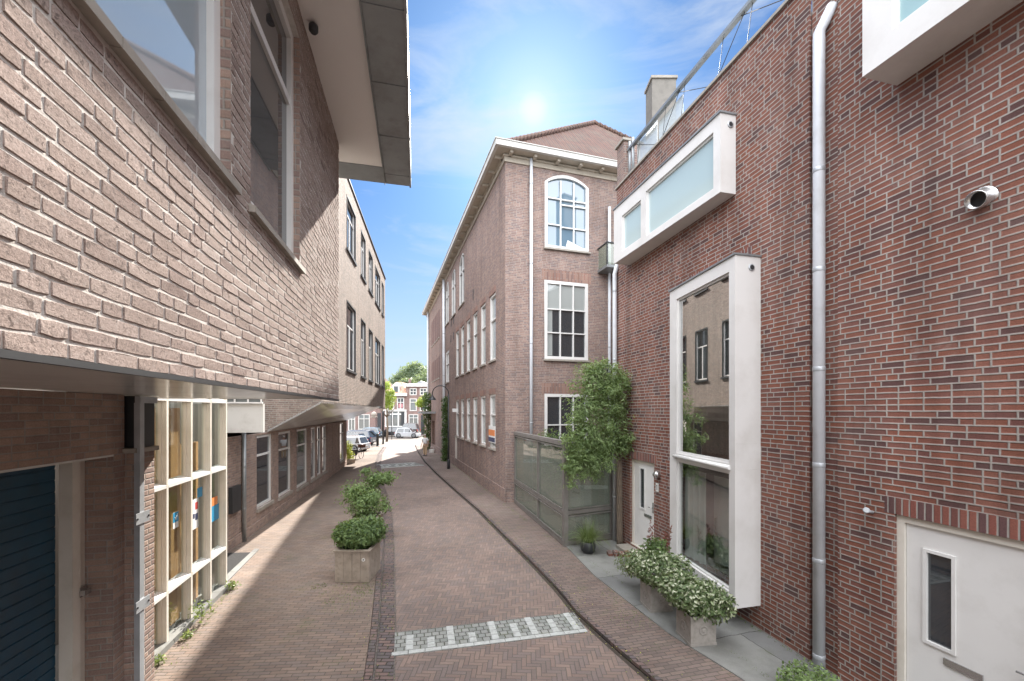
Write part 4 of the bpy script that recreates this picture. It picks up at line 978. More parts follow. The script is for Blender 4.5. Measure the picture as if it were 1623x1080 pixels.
for i, (a, b, z0) in enumerate(loY):
    o = window(F3, lb, u3(a), u3(b), z0, 2.75, off=-.03, fw=.075, fd=.06, hs=[.72], vs=[], bars=.06, glass=M['g_pale'] if i in (2, 3) else M['g'], sill=None)
    s_ = MB(); s_.fbox(F3, u3(a) - .05, u3(b) + .05, -.10, .06, z0 - .10, z0 - .003); s_.build("sill", M['stone'], o)
# sloping jetty panel
e_in, e_out = F3.P(u3(12.55), 0, 2.82), F2.P(u2(13.1), 0, ZB); f_in, f_out = F3.P(u3(26.1), 0, 2.9), F2.P(u2(30.2), 0, ZB)
f_in2 = F3.P(u3(22.5), 0, 2.86)
m = MB()
def slab(mb, pts, t=.06): mb.prism(pts, [Vector(p) + Vector((0, 0, t)) for p in pts])
slab(m, [e_in, e_out, F2.P(u2(27.5), 0, ZB), F3.P(u3(26.1), .0, 2.86)])
m.build("jetty_soffit", M['soffit'], lb)
m = MB(); slab(m, [F3.P(u3(26.12), 0, 3.6), F2.P(u2(27.5), -.01, 3.64), F2.P(u2(30.2), -.01, 3.64), F2.P(u2(30.2), -6, 3.64), F3.P(u3(26.12), -4, 3.64)]); m.build("soffit", M['darkmetal'], lb)
# canopy over the recessed entrance, pipe and meter box
pcx = lambda px, Y: (px - CX) / FPX * Y
m = MB(); a = Vector((pcx(417, 10.0), 10.0, 2.93)); d_ = Vector((-1.0, -.2, 0)) * 1.7
m.obox(a, d_, Vector((-.02, .10, 0)), (0, 0, .70)); m.build("canopy_fascia", M['offwhite'], lb)
m = MB(); m.obox(a + Vector((0, -.03, .74)), d_, Vector((-.02, .05, 0)), (0, 0, .13)); cg = m.build("canopy_glazing", M['g_pale'], lb)
m = MB(); m.obox(a + Vector((0.01, -.05, .705)), d_, Vector((-.02, .07, 0)), (0, 0, .035)); m.obox(a + Vector((0.01, -.05, .87)), d_, Vector((-.02, .07, 0)), (0, 0, .03))
for k in range(6): m.obox(a + Vector((0, -.05, .74)) + d_ * (k / 6), d_ * .02, Vector((-.02, .07, 0)), (0, 0, .13))
m.build("glazing_bar", M['white'], cg)
m = MB(); m.obox(a + Vector((-.05, .10, .60)), d_, Vector((-.9, 1.2, 0)), (0, 0, .10)); m.build("canopy_deck", M['soffit'], lb)
downpipe(F3, F3.u(383), .06, .0, 2.9, .05, M['zinc'], lb, [.9, 2.0])
m = MB(); u = F3.u(376); m.fbox(F3, F3.u(362), u, .002, .09, F3.z(808, u), F3.z(768, u)); m.build("meter_box", M['darkmetal'], lb)
# ------------------------------------------------------------------ middle building (brown brick, hipped tile roof)
sM = -.32; FM = Fac((4.633, 0), (sM, 1), (-1, 0)); nM = math.hypot(sM, 1); uM = lambda Y: Y * nM
corner = FM.P(uM(15.25), 0, 0)
FF = Fac((corner.x, corner.y), (1, .297), (0, -1))
mbld = empty("corner_building", (2, 20, 0), "brown brick corner building with white sash windows and hipped tile roof, behind the glass fence", "building")
ZC = 12.72
m = MB()
lowY = [(16.55 + 1.57 * k, 17.50 + 1.57 * k) for k in range(6)]
topY = [(22.75, 24.4), (25.4, 27.0), (27.9, 29.5)]
slotY = [(32.3 + 1.1 * k, 32.95 + 1.1 * k) for k in range(5)]
holes = [(uM(a), uM(b), 1.92, 4.15, .16) for a, b in lowY] + [(uM(a), uM(b), 5.55, 8.30, .16) for a, b in lowY] + [(uM(a), uM(b), 9.55, 12.5, .16) for a, b in topY]
holes += [(uM(27.8), uM(29.3), 5.45, 7.6, .16), (uM(24.9), uM(25.8), .0, 1.95, .10), (uM(35.2), uM(37.2), -.1, 2.6, .3)]
holes += [(uM(a), uM(b), 6.1, 7.8, .10) for a, b in slotY] + [(uM(a), uM(b), 9.3, 11.5, .10) for a, b in slotY]
wall(m, FM, uM(15.25), uM(41), -.4, ZC, holes)
for a, b in topY: spandrel(m, FM, uM(a), uM(b), 12.05, 12.5, 0, .16)
UF = 10.5
fh = [(FF.u(863.5), FF.u(933), 9.72, 12.62, .10), (FF.u(863), FF.u(932), 5.45, 8.48, .10), (FF.u(863), FF.u(932), 2.05, 4.12, .10)]
wall(m, FF, 0, UF, -.1, ZC, fh)
spandrel(m, FF, fh[0][0], fh[0][1], 12.26, 12.62, 0, .10)
p0, p1, p2 = FF.P(UF, 0, 0), FM.P(uM(41), -9, 0), FM.P(uM(41), 0, 0)
vq(m, p0, p1, -.4, ZC); vq(m, p1, p2, -.4, ZC)
m.build("wall", M['b_mid'], mbld)
m = MB()
for a, b, c, d, e in fh[1:]: m.fbox(FF, a - .12, b + .12, -.02, .004, d + .002, d + .40)
ao = arc(fh[0][0] - .12, fh[0][1] + .12, 12.16, 12.70); 
for a, b in lowY:
    m.fbox(FM, uM(a) - .06, uM(b) + .06, -.02, .004, 8.302, 8.55); m.fbox(FM, uM(a) - .06, uM(b) + .06, -.02, .004, 4.152, 4.4)
m.build("soldier_course", M['b_midsold'], mbld)
m = MB(); m.fbox(FM, uM(15.25) - .03, uM(41), .002, .035, -.4, .55); m.fbox(FF, .05, UF, .002, .035, -.1, .45); m.build("plinth", M['b_mid'], mbld)
# windows on the front
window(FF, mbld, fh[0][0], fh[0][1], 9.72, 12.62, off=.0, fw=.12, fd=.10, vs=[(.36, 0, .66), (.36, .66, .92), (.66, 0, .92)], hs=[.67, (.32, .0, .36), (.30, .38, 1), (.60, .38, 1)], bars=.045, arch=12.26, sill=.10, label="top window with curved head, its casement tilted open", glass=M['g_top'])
w2_ = window(FF, mbld, fh[1][0], fh[1][1], 5.45, 8.48, off=.0, fw=.12, fd=.10, vs=[(.36, 0, 1), (.66, 0, 1)], hs=[.64, .34], bars=.045, sill=.10)
m = MB(); Wd = fh[1][1] - fh[1][0]; m.fbox(FF, fh[1][0] + .13, fh[1][1] - .13, -.078, -.072, 5.45 + 3.03 * .645, 8.35); m.build("net_curtain", M['g_cur'], w2_)
m = MB(); m.fbox(FF, fh[1][0] + .13, fh[1][0] + .13 + Wd * .12, -.078, -.072, 5.6, 5.45 + 3.03 * .63); m.build("net_curtain", M['g_cur'], w2_)
window(FF, mbld, fh[2][0], fh[2][1], 2.05, 4.12, off=.0, fw=.12, fd=.10, vs=[.36, .66], hs=[.42], bars=.045, sill=.10)
m = MB(); W = fh[0][1] - fh[0][0]
m.obox(FF.P(fh[0][0] + W * .52, -.035, 9.86), FF.t.to_3d() * .75, FF.n.to_3d() * -.01, (0, 0, .02)); 
m.prism([FF.P(fh[0][0] + W * .48, -.03, 9.87), FF.P(fh[0][0] + W * .88, -.03, 9.87), FF.P(fh[0][0] + W * .52, -.03, 10.12)], [FF.P(fh[0][0] + W * .48, -.035, 9.87), FF.P(fh[0][0] + W * .88, -.035, 9.87), FF.P(fh[0][0] + W * .52, -.035, 10.12)])
m.build("white_card", M['paper'], mbld)
for a, b in lowY:
    for z0, z1 in ((1.92, 4.15), (5.55, 8.30)):
        window(FM, mbld, uM(a), uM(b), z0, z1, off=-.04, fw=.09, fd=.10, vs=[], hs=[.62], bars=.06, sill=.06, glass=M['g_cur'])
for a, b in topY:
    window(FM, mbld, uM(a), uM(b), 9.55, 12.5, off=-.04, fw=.11, fd=.10, vs=[.5], hs=[.66], bars=.05, arch=12.05, sill=.06)
window(FM, mbld, uM(27.8), uM(29.3), 5.45, 7.6, off=-.02, fw=.13, fd=.10, vs=[.5], hs=[.6], bars=.05, sill=.06)
for a, b in slotY:
    for z0, z1 in ((6.1, 7.8), (9.3, 11.5)):
        mm = MB(); mm.fbox(FM, uM(a) + .005, uM(b) - .005, -.09, .01, z0 + .005, z1 - .005); o = mm.build("shutter", M['brown'], mbld)
        mm = MB(); mm.fbox(FM, uM(a) - .04, uM(b) + .04, -.02, .06, z0 - .08, z0 - .002); mm.build("sill", M['stone'], o)
m = MB(); m.fbox(FM, uM(24.9), uM(25.8), -.09, -.04, .02, 1.95); m.build("side_door", M['white_warm'], mbld)
m = MB(); m.fbox(FM, uM(35.2), uM(37.2), -.28, -.22, -.1, 2.6); m.build("side_door", M['brown'], mbld)
m = MB(); m.fbox(FM, uM(24.6), uM(24.62), .0, .34, 3.40, 3.60); m.build("name_sign", M['paper'], mbld)
m = MB(); m.fbox(FM, uM(34.6), uM(37.8), 0, 1.2, 3.25, 3.40); m.build("door_canopy", M['zinc'], mbld)
m = MB()
for Y in (20.5, 26.0, 26.9): m.fbox(FM, uM(Y), uM(Y) + .05, .0, .03, 9.0, 9.55)
for Y in (26.0, 27.0): m.fbox(FM, uM(Y), uM(Y) + .05, .0, .03, 8.0, 8.45)
m.build("wall_anchor", M['darkmetal'], mbld)
# estate board on the corner window
m = MB(); a, b = FM.u(770.5, .0), FM.u(784.5, .0); z0, z1 = FM.z(703, b), FM.z(676, b)
hgt = z1 - z0
m.fbox(FM, b - .1, b + .9, .008, .03, z0, z1); sg = m.build("notice_board", M['paper'], mbld); sg['label'] = "white, orange and dark blue striped board beside the nearest low window"
m = MB(); m.fbox(FM, b - .1, b + .9, .031, .034, z0 + hgt * .42, z0 + hgt * .78); m.build("print_block", M['orange_p'], sg)
m = MB(); m.fbox(FM, b - .1, b + .9, .031, .034, z0 + hgt * .05, z0 + hgt * .32); m.build("print_block", M['navy'], sg)
# cornice, brackets, gutter
m = MB(); OV = .46
def cring(o, z):
    a = FM.P(uM(41), o, z); k = FF.P(0, 0, 0)
    # corner point offset on both faces
    # intersection of the two offset lines
    A, B = FM.b + FM.n * o, FF.b + FF.n * o
    den = FM.t.x * FF.t.y - FM.t.y * FF.t.x; w_ = B - A; s_ = (w_.x * FF.t.y - w_.y * FF.t.x) / den; c_ = A + FM.t * s_
    return a, Vector((c_.x, c_.y, z)), FF.P(UF, o, z)
def band3(mb, o0, o1, z0, z1):
    A0, C0, B0 = cring(o0, z0); A1, C1, B1 = cring(o1, z0); up = Vector((0, 0, z1 - z0))
    mb.prism([A0, C0, C1, A1], [p + up for p in (A0, C0, C1, A1)]); mb.prism([C0, B0, B1, C1], [p + up for p in (C0, B0, B1, C1)])
band3(m, -.1, .05, ZC + .002, 13.0); band3(m, -.1, .10, 12.90, 12.96); m.build("cornice", M['cornice'], mbld)
m = MB(); band3(m, -.1, OV - .08, 13.002, 13.05); m.build("eaves_board", M['cornice'], mbld)
m = MB(); band3(m, OV - .078, OV + .04, 13.0, 13.2); band3(m, OV - .10, OV + .07, 13.202, 13.23); m.build("gutter", M['offwhite'], mbld)
m = MB()
for k in range(28): u = uM(15.4 + .93 * k); m.fbox(FM, u, u + .11, .052, OV - .12, 12.90, 13.0)
for k in range(11): u = .1 + .93 * k; m.fbox(FF, u, u + .11, .052, OV - .12, 12.90, 13.0)
m.build("eaves_bracket", M['cornice'], mbld)
# roof: hipped at the front, ridge running back
A, C, B = cring(OV - .15, 13.1); ap = Vector(((942 - CX) / FPX * 20.6, 20.6, 17.9)); D = FM.P(uM(41), -9, 13.1)
ap2 = FM.P(uM(38), -4.4, 17.4)
m = MB()
def tri(mb, *p):
    n_ = (Vector(p[1]) - Vector(p[0])).cross(Vector(p[2]) - Vector(p[0])).normalized(); e = Vector((0, 0, 1)).cross(n_)
    e = e.normalized(); g_ = n_.cross(e)
    mb.quad(*p, uv=[(Vector(q).dot(e), abs(Vector(q).dot(g_))) for q in p])
tri(m, C, B, ap); tri(m, C, ap, ap2, A); tri(m, B, D, ap2, ap); tri(m, A, ap2, D); 
rf = m.build("roof", M['tiles'], mbld)
m = MB()
def ridge(p, q):
    d = (q - p); n_ = int(d.length / .30)
    for k in range(n_):
        a, b = p + d * (k / n_), p + d * ((k + 1) / n_); m.tube([a + Vector((0, 0, .02)), b + Vector((0, 0, .05))], [.09, .12], 8)
ridge(C, ap); ridge(B, ap); ridge(ap, ap2)
m.build("ridge_tile", M['tiles'], rf)
# pipes
downpipe(FF, FF.u(842, .1), .10, .05, 12.95, .06, M['pipe'], mbld, [3, 6, 9, 12])
downpipe(FF, FF.u(966, .1), .10, .05, 11.6, .06, M['pipe'], mbld, [3, 6, 9])
downpipe(FM, FM.u(703.5, .1), .10, -.1, 13.0, .10, M['pipe'], mbld, [3, 6, 9])
downpipe(FM, FM.u(678.5, .1), .12, -.15, 13.0, .09, M['pipe'], mbld, [])
# small balcony beside the corner
def balcony(z, label):
    bm_ = MB(); a, b = FF.u(947), FF.u(968)
    bm_.fbox(FF, a, b + .4, .0, .75, z, z + .10); o = bm_.build("balcony", M['zinc'], mbld); o['label'] = label
    g = MB(); g.fbox(FF, a + .02, a + .03, .05, .72, z + .12, z + .92); g.fbox(FF, a + .03, b + .4, .71, .72, z + .12, z + .92); g.build("balcony_glass", M['g_fence'], o)
    g = MB(); g.fbox(FF, a - .01, a + .04, .0, .76, z + .925, z + .97); g.fbox(FF, a + .04, b + .4, .70, .76, z + .925, z + .97); g.fbox(FF, a, a + .04, .70, .75, z + .1, z + .92); g.build("balcony_rail", M['darkmetal'], o)
balcony(8.95, "small glass-sided balcony near the top arched window"); balcony(4.25, "small glass-sided balcony above the climber")
# ------------------------------------------------------------------ chimney, courtyard wall, glass fence and what stands behind it
cX, cY = (1047 - CX) / FPX * 13.0, 13.0
hb = empty("back_house", (cX, cY + 2, 0), "narrow house behind the roof terrace with a square chimney", "house")
m = MB(); m.box(3.9, 9.5, 12.2, 15.2, 0, 9.2); m.build("wall", M['b_mid'], hb)
m = MB(); m.prism([(3.85, 12.1, 9.202), (9.6, 12.1, 9.202), (9.6, 15.2, 9.202), (3.85, 15.2, 9.202)], [(4.4, 12.6, 9.6), (9.1, 12.6, 9.6), (9.1, 14.8, 9.6), (4.4, 14.8, 9.6)]); m.build("roof", M['zinc'], hb)
m = MB(); m.box(cX - .37, cX + .37, cY - .30, cY + .30, 9.5, 13.75); ch = m.build("chimney", M['chim'], hb)
m = MB(); m.box(cX - .41, cX + .41, cY - .34, cY + .34, 13.752, 13.83); m.build("chimney_cap", M['stone'], ch)
fe = empty("glass_fence", (1.34, 10.36, 0), "weathered steel and glass fence closing the courtyard at the foot of the corner building", "fence")
FG = Fac((1.34, 10.36), (.13 - 1.34, 15.2 - 10.36), (-1, 0)); LG = math.hypot(1.21, 4.84)
FS = Fac((1.34, 10.36), (2.66 - 1.34, 10.95 - 10.36), (0, -1)); LS = math.hypot(1.32, .59)
zt = 2.66
def fpanel(F, L, divs, side):
    m = MB()
    us = [0] + divs + [L]
    for i, u in enumerate(us):
        w_ = .05 if 0 < i < len(us) - 1 else .07
        m.fbox(F, max(u - w_, .0 if side else -.07), min(u + w_, L), -.05, .05, .05, zt - .08)
    m.build("fence_post", M['fence'], fe)
    m = MB()
    for z0, z1, o in ((.07, .17, .055), (.84, .93, .055), (zt - .08, zt, .075)): m.fbox(F, .0, L, -o, o, z0, z1)
    for z0, z1 in ((.20, .23), (.78, .81), (.96, .99), (zt - .14, zt - .11)):
        m.fbox(F, .072, L - .072, .052, .07, z0, z1)
    m.build("fence_rail", M['fence'], fe)
    for a, b in zip(us, us[1:]):
        for z0, z1 in ((.17, .84), (.93, zt - .08)):
            g = MB(); g.fbox(F, a + .05, b - .05, -.008, .004, z0, z1); g.build("glass_panel", M['g_fence'], fe)
fpanel(FG, LG, [LG * .43], False); fpanel(FS, LS, [], True)
tp = MB(); tp.obox(FG.P(-.05, .06, zt), FG.P(LG, .06, 0) - FG.P(-.05, .06, 0), FG.P(0, -.14, 0) - FG.P(0, 0, 0), (0, 0, .035)); tp.build("fence_cap", M['fence'], fe)
# courtyard things
cab = empty("garden_cabinet", (2.55, 12.4, .04), "grey cabinet seen through the side glass of the courtyard fence", "cabinet")
m = MB(); m.box(2.1, 2.9, 12.2, 12.7, .06, 1.10); m.build("cabinet_body", M['planter'], cab); m = MB(); m.box(2.05, 2.95, 12.15, 12.75, 1.102, 1.15); m.build("cabinet_top", M['zinc'], cab)
m = MB(); m.box(2.13, 2.49, 12.18, 12.198, .12, 1.04); m.box(2.51, 2.87, 12.18, 12.198, .12, 1.04); m.build("cabinet_door", M['fence'], cab)
def potted(name, label, cat, x, y, pr, ph, blobs, mat, size, asp=.5, potmat='black', z0=.045, **kw):
    o = empty(name, (x, y, z0), label, cat)
    m = MB(); m.lathe((x, y, z0), [(pr * .7, 0), (pr * .95, ph * .35), (pr, ph * .8), (pr * .96, ph), (pr * .85, ph), (pr * .84, ph - .03)], 20); m.build("pot", M[potmat], o)
    m = MB(); m.lathe((x, y, z0 + ph - .06), [(pr * .8, 0), (pr * .8, .02)], 12); m.build("soil", M['soil'], o)
    b = [((x + c[0], y + c[1], z0 + c[2]), r_, n_) for c, r_, n_ in blobs]
    foliage("foliage", M[mat], o, b, size, asp, **kw)
    return o
potted("potted_shrub", "dark leafy shrub behind the fence glass, in front of the ground floor window", "plant", 1.25, 13.6, .25, .4, [((0, 0, 1.3), (.55, .5, .9), 1500), ((.5, .3, 1.7), (.5, .4, .8), 1200), ((0, 0, 2.3), (.5, .4, .6), 900)], 'laurel', .10, .4, shell=.2)
potted("potted_plant", "small plant with reddish leaves standing behind the side glass", "plant", 1.95, 11.6, .14, .25, [((0, 0, .42), (.2, .2, .25), 260)], 'redleaf', .09, .35, shell=.2)
potted("potted_shrub", "tall thin shrub by the courtyard wall behind the climber", "plant", 2.9, 13.6, .22, .4, [((0, 0, 1.5), (.4, .4, 1.0), 1500)], 'laurel', .09, .4, shell=.2)
# grass in a round pot
go = empty("potted_grass", (1.82, 9.83, .06), "arching green grass in a dark round pot in front of the fence corner", "plant")
m = MB(); m.lathe((1.82, 9.83, .06), [(.10, 0), (.165, .06), (.19, .16), (.17, .27), (.155, .28), (.14, .26)], 22); m.build("pot", M['darkmetal'], go)
m = MB(); m.tone = []
for k in range(420):
    t = random.uniform(0, 6.28); ln = random.uniform(.35, .75); le = random.uniform(.15, 1.0); r0 = random.uniform(0, .11)
    p = Vector((1.82 + r0 * math.cos(t), 9.83 + r0 * math.sin(t), .30)); d = Vector((math.cos(t), math.sin(t), 0)); sd_ = Vector((-d.y, d.x, 0)) * random.uniform(.004, .008); tn = max(0, min(1, random.gauss(.5, .25)))
    pr = None; N_ = 6
    for j in range(N_ + 1):
        f = j / N_; q_ = p + d * (ln * le * f) + Vector((0, 0, ln * (f * 1.1 - le * f * f * 1.15)))
        ww = sd_ * (1 - f * .85)
        if pr: m.quad(pr[0] - pr[1], pr[0] + pr[1], q_ + ww, q_ - ww); m.tone.append(tn)
        pr = (q_, ww)
m.build("grass_blades", M['grass'], go)
# climber in the corner
wi = empty("climbing_tree", (2.75, 10.45, .06), "tall climber with feathery green foliage growing up the wall corner beside the white door", "climbing plant")
tk = MB(); bx, by = pcx(984, 10.3), 10.3
for k in range(7):
    ph = k * .9; pts = []
    for j in range(15):
        z = .04 + j * .19; pts.append((bx + .05 * math.sin(ph + z * 2.1) - .02 * z * .3, by + .05 * math.cos(ph + z * 2.1) + .1, z))
    tk.tube(pts, [.032 - .0008 * j for j in range(15)], 7)
br = [((bx - .02, by + .1, 2.5), (bx - .25, by, 3.3), (bx - .45, by, 4.2)), ((bx, by + .1, 2.4), (bx + .05, by, 3.1), (bx - .1, by, 4.0)), ((bx, by + .05, 2.2), (bx - .4, by - .15, 2.7), (bx - .9, by - .3, 2.9)), ((bx, by + .1, 2.5), (bx + .18, by - .1, 2.75), (bx + .25, by - .1, 3.0))]
for b3 in br: tk.tube(b3, [.03, .02, .01], 6)
tk.build("trunk", M['bark'], wi)
WB = [((940, 605), (30, 34), 1500), ((965, 625), (30, 40), 1500), ((935, 645), (38, 36), 1900), ((970, 670), (32, 38), 1700), ((930, 690), (36, 32), 1800), ((955, 705), (38, 26), 1500), ((992, 705), (22, 20), 800), ((915, 720), (22, 34), 1200), ((938, 735), (26, 20), 700), ((905, 740), (10, 22), 350), ((945, 582), (14, 12), 300), ((985, 635), (14, 40), 500), ((972, 600), (18, 18), 400)]
bl = []
for (x, y), (rx, ry), n_ in WB:
    Yd = 10.15 - .12 * ((950 - x) / 50.0); k_ = Yd / FPX
    bl.append((((x - CX) * k_, Yd, CAMH + (HY - y) * k_), (rx * k_, .34, ry * k_), int(n_ * .95)))
for k in range(46):
    (x, y), (rx, ry), n_ = random.choice(WB); t = random.uniform(0, 6.28); x += rx * 1.02 * math.cos(t); y += ry * 1.0 * math.sin(t); k_ = 10.0 / FPX
    bl.append((((x - CX) * k_, 10.0 + random.uniform(-.25, .2), CAMH + (HY - y) * k_), (random.uniform(.08, .2), .16, random.uniform(.08, .22)), 90))
foliage("crown", M['wist'], wi, bl, .095, .27, shell=.2, droop=.7, lump=.3, cut=lambda p: p.x < 5.38 + sR * p.y - .02 or p.y > 10.9)
# square planters with variegated shrubs on the right
def sqplanter(label, cx, cy, s_, h, rz, z0=.06):
    o = empty("square_planter", (cx, cy, z0), label, "planter", "square planters under the tall bay", rz)
    m = MB()
    def ring(a, z): return [(-a, -a, z), (a, -a, z), (a, a, z), (-a, a, z)]
    for (a0, a1, z0_, z1_) in ((s_ * 1.0, s_ * 1.0, .0, .035), (s_ * .96, s_ * .96, .036, h - .04), (s_ * 1.0, s_ * 1.0, h - .039, h)): m.prism(ring(a0, z0_), ring(a1, z1_))
    for a in range(4):
        c_, q_ = math.cos(a * math.pi / 2), math.sin(a * math.pi / 2)
        m.lathe((c_ * s_ * .96, q_ * s_ * .96, h * .52), [(.07, 0), (.07, .006), (.055, .010), (.055, .004), (.02, .004), (.018, .012)], 20, axis=(c_, q_, 0))
    m.build("planter_box", M['planter'], o, local=True)
    m = MB(); m.box(-s_ * .9, s_ * .9, -s_ * .9, s_ * .9, h + .002, h + .012); m.build("soil", M['soil'], o, local=True)
    return o
sqplanter("square grey planter nearest the camera under the right-hand shrub", 2.74, 6.12, .205, .42, R(8))
sqplanter("square grey planter farther along, half hidden by the shrubs", 2.50, 7.12, .205, .42, R(8))
def shrub(name, label, cat, blobs, mat, size, asp=.45, group=None, twig=True, **kw):
    c = blobs[0][0]; o = empty(name, (c[0], c[1], c[2] - .3), label, cat, group)
    m = MB()
    for k in range(9):
        a = random.uniform(0, 6.28); m.tube([(c[0], c[1], c[2] - blobs[0][1][2]), (c[0] + .5 * blobs[0][1][0] * math.cos(a), c[1] + .5 * blobs[0][1][1] * math.sin(a), c[2])], [.012, .005], 5)
    m.build("stem", M['bark'], o); foliage("foliage", M[mat], o, blobs, size, asp, **kw); return o
shrub("variegated_shrub", "cream-edged shrub nearest the camera, overflowing its planter in front of the tall bay", "shrub", [((2.74, 6.10, .70), (.42, .38, .27), 2600), ((2.95, 6.0, .66), (.30, .3, .24), 1200), ((2.55, 6.3, .74), (.3, .3, .25), 1200)], 'euon', .062, .5, "cream-edged shrubs in the square planters", shell=.45, lump=.1)
shrub("variegated_shrub", "cream-edged shrub farther from the camera, with purple shoots behind it", "shrub", [((2.52, 7.10, .72), (.44, .42, .28), 2600), ((2.35, 7.4, .70), (.3, .3, .26), 1100), ((2.78, 6.95, .76), (.3, .3, .26), 1100)], 'euon', .060, .5, "cream-edged shrubs in the square planters", shell=.45, lump=.1)
o = shrub("purple_shrub", "small shrub with purple shoots between the white door and the planters", "shrub", [((2.70, 7.75, .85), (.28, .2, .22), 500)], 'laurel', .08, .5, shell=.3)
for (dx, dy, h) in ((-.12, 0, .42), (-.05, .1, .32), (.2, .05, .25), (.26, 0, .33)):
    m = MB(); m.tone = []
    for k in range(26):
        f = k / 26; leaf(m, Vector((2.70 + dx + .05 * f, 7.75 + dy, .95 + h * f)), .06, .35, Vector((0, -1, .3)), random.random())
    m.build("purple_shoot", M['redleaf'], o)
shrub("fine_leaf_shrub", "fine-leaved green tuft between grass pot and the cream-edged shrubs", "shrub", [((2.30, 7.95, .50), (.34, .26, .26), 1500)], 'grass', .05, .2, shell=.3)
bo = empty("brick_edging", (2.55, 9.4, .06), "low red brick border by the climber's foot", "edging")
m = MB()
for k in range(6): m.obox((2.25 + .13 * k, 9.55 - .02 * k, .06), (.10, 0, 0), (0, .20, 0), (0, 0, .08 + .02 * (k % 2)))
m.build("border_brick", M['b_right'], bo)
shrub("box_shrub", "bright green shrub at the foot of the grey downpipe, cut by the bottom edge", "shrub", [((3.50, 4.83, .20), (.36, .30, .27), 2200), ((3.3, 4.7, .15), (.2, .2, .2), 600)], 'laurel', .045, .5, shell=.4, tb=.28)
# ------------------------------------------------------------------ wooden planters on the left
def woodbox(label, x0, x1, y0, y1, h, disc=False):
    o = empty("wooden_planter", ((x0 + x1) / 2, (y0 + y1) / 2, .045), label, "planter", "wooden planters along the kerb")
    m = MB(); z = .05
    n_ = 4; W = x1 - x0
    for k in range(n_):
        a, b = x0 + W * k / n_ + .003, x0 + W * (k + 1) / n_ - .003; e = random.uniform(0, .006)
        m.box(a, b, y0 - e, y0 + .03, z, h); m.box(a, b, y1 - .03, y1 + e, z, h)
    D = y1 - y0; n_ = max(3, int(D / .2))
    for k in range(n_):
        a, b = y0 + .032 + (D - .064) * k / n_ + .003, y0 + .032 + (D - .064) * (k + 1) / n_ - .003
        m.box(x0 - random.uniform(0, .005), x0 + .03, a, b, z, h); m.box(x1 - .03, x1 + random.uniform(0, .005), a, b, z, h)
    m.build("planks", M['wood'], o)
    m = MB(); m.box(x0 - .03, x1 + .03, y0 - .035, y0 + .04, h + .002, h + .03); m.box(x0 - .03, x1 + .03, y1 - .04, y1 + .035, h + .002, h + .03); m.box(x0 - .03, x0 + .04, y0 + .042, y1 - .042, h + .002, h + .03); m.box(x1 - .04, x1 + .03, y0 + .042, y1 - .042, h + .002, h + .03); m.build("rim", M['wood'], o)
    m = MB(); m.box(x0 + .042, x1 - .042, y0 + .042, y1 - .042, h - .12, h - .05); m.build("soil", M['soil'], o)
    if disc:
        m = MB(); m.lathe((x1 - .11, y0 - .008, h - .16), [(.035, 0), (.035, .004)], 18, axis=(0, -1, 0)); d_ = m.build("disc", M['paper'], o)
        m = MB(); m.lathe((x1 - .11, y0 - .0125, h - .16), [(.014, 0), (.014, .003)], 12, axis=(0, -1, 0)); m.build("disc_centre", M['black'], d_)
    return o
woodbox("old wooden plank planter nearest the camera, with a small white disc on its front", -3.52, -2.84, 8.15, 8.85, .66, True)
woodbox("wooden planter second from the camera under the loose spreading shrub", -4.32, -3.62, 10.9, 11.55, .58)
woodbox("small wooden planter farthest along the kerb", -4.95, -4.4, 13.9, 14.4, .50)
G_ = "shrubs in the wooden planters"
shrub("planter_shrub", "dense dark shrub filling the nearest wooden planter", "shrub", [((-3.18, 8.50, .93), (.52, .46, .30), 3200), ((-2.95, 8.6, .98), (.3, .35, .27), 1200), ((-3.4, 8.45, .9), (.28, .3, .26), 900)], 'laurel', .075, .5, G_, shell=.45, lump=.08)
shrub("planter_shrub", "loose spreading shrub in the second wooden planter", "shrub", [((-4.10, 11.2, .98), (.46, .5, .36), 1500), ((-4.38, 11.3, 1.22), (.34, .3, .28), 600), ((-3.78, 11.2, 1.02), (.44, .35, .28), 800), ((-4.0, 11.2, .72), (.4, .35, .22), 500), ((-4.1, 11.1, 1.35), (.18, .18, .16), 160), ((-3.45, 11.1, .85), (.2, .2, .18), 160)], 'laurel', .085, .38, G_, shell=.1, lump=.45, tb=.12)
shrub("planter_shrub", "wide-topped shrub leaning towards the road in the farthest wooden planter", "shrub", [((-4.68, 14.1, 1.10), (.42, .4, .26), 1000), ((-4.30, 14.0, 1.18), (.36, .36, .22), 650), ((-4.8, 13.9, .80), (.3, .3, .25), 450), ((-5.0, 14.0, 1.4), (.18, .2, .14), 160)], 'laurel', .10, .4, G_, shell=.1, lump=.45, tb=.08)
# ------------------------------------------------------------------ street furniture and small things
def sc(px, py, Y): k = Y / FPX; return Vector(((px - CX) * k, Y, CAMH + (HY - py) * k))
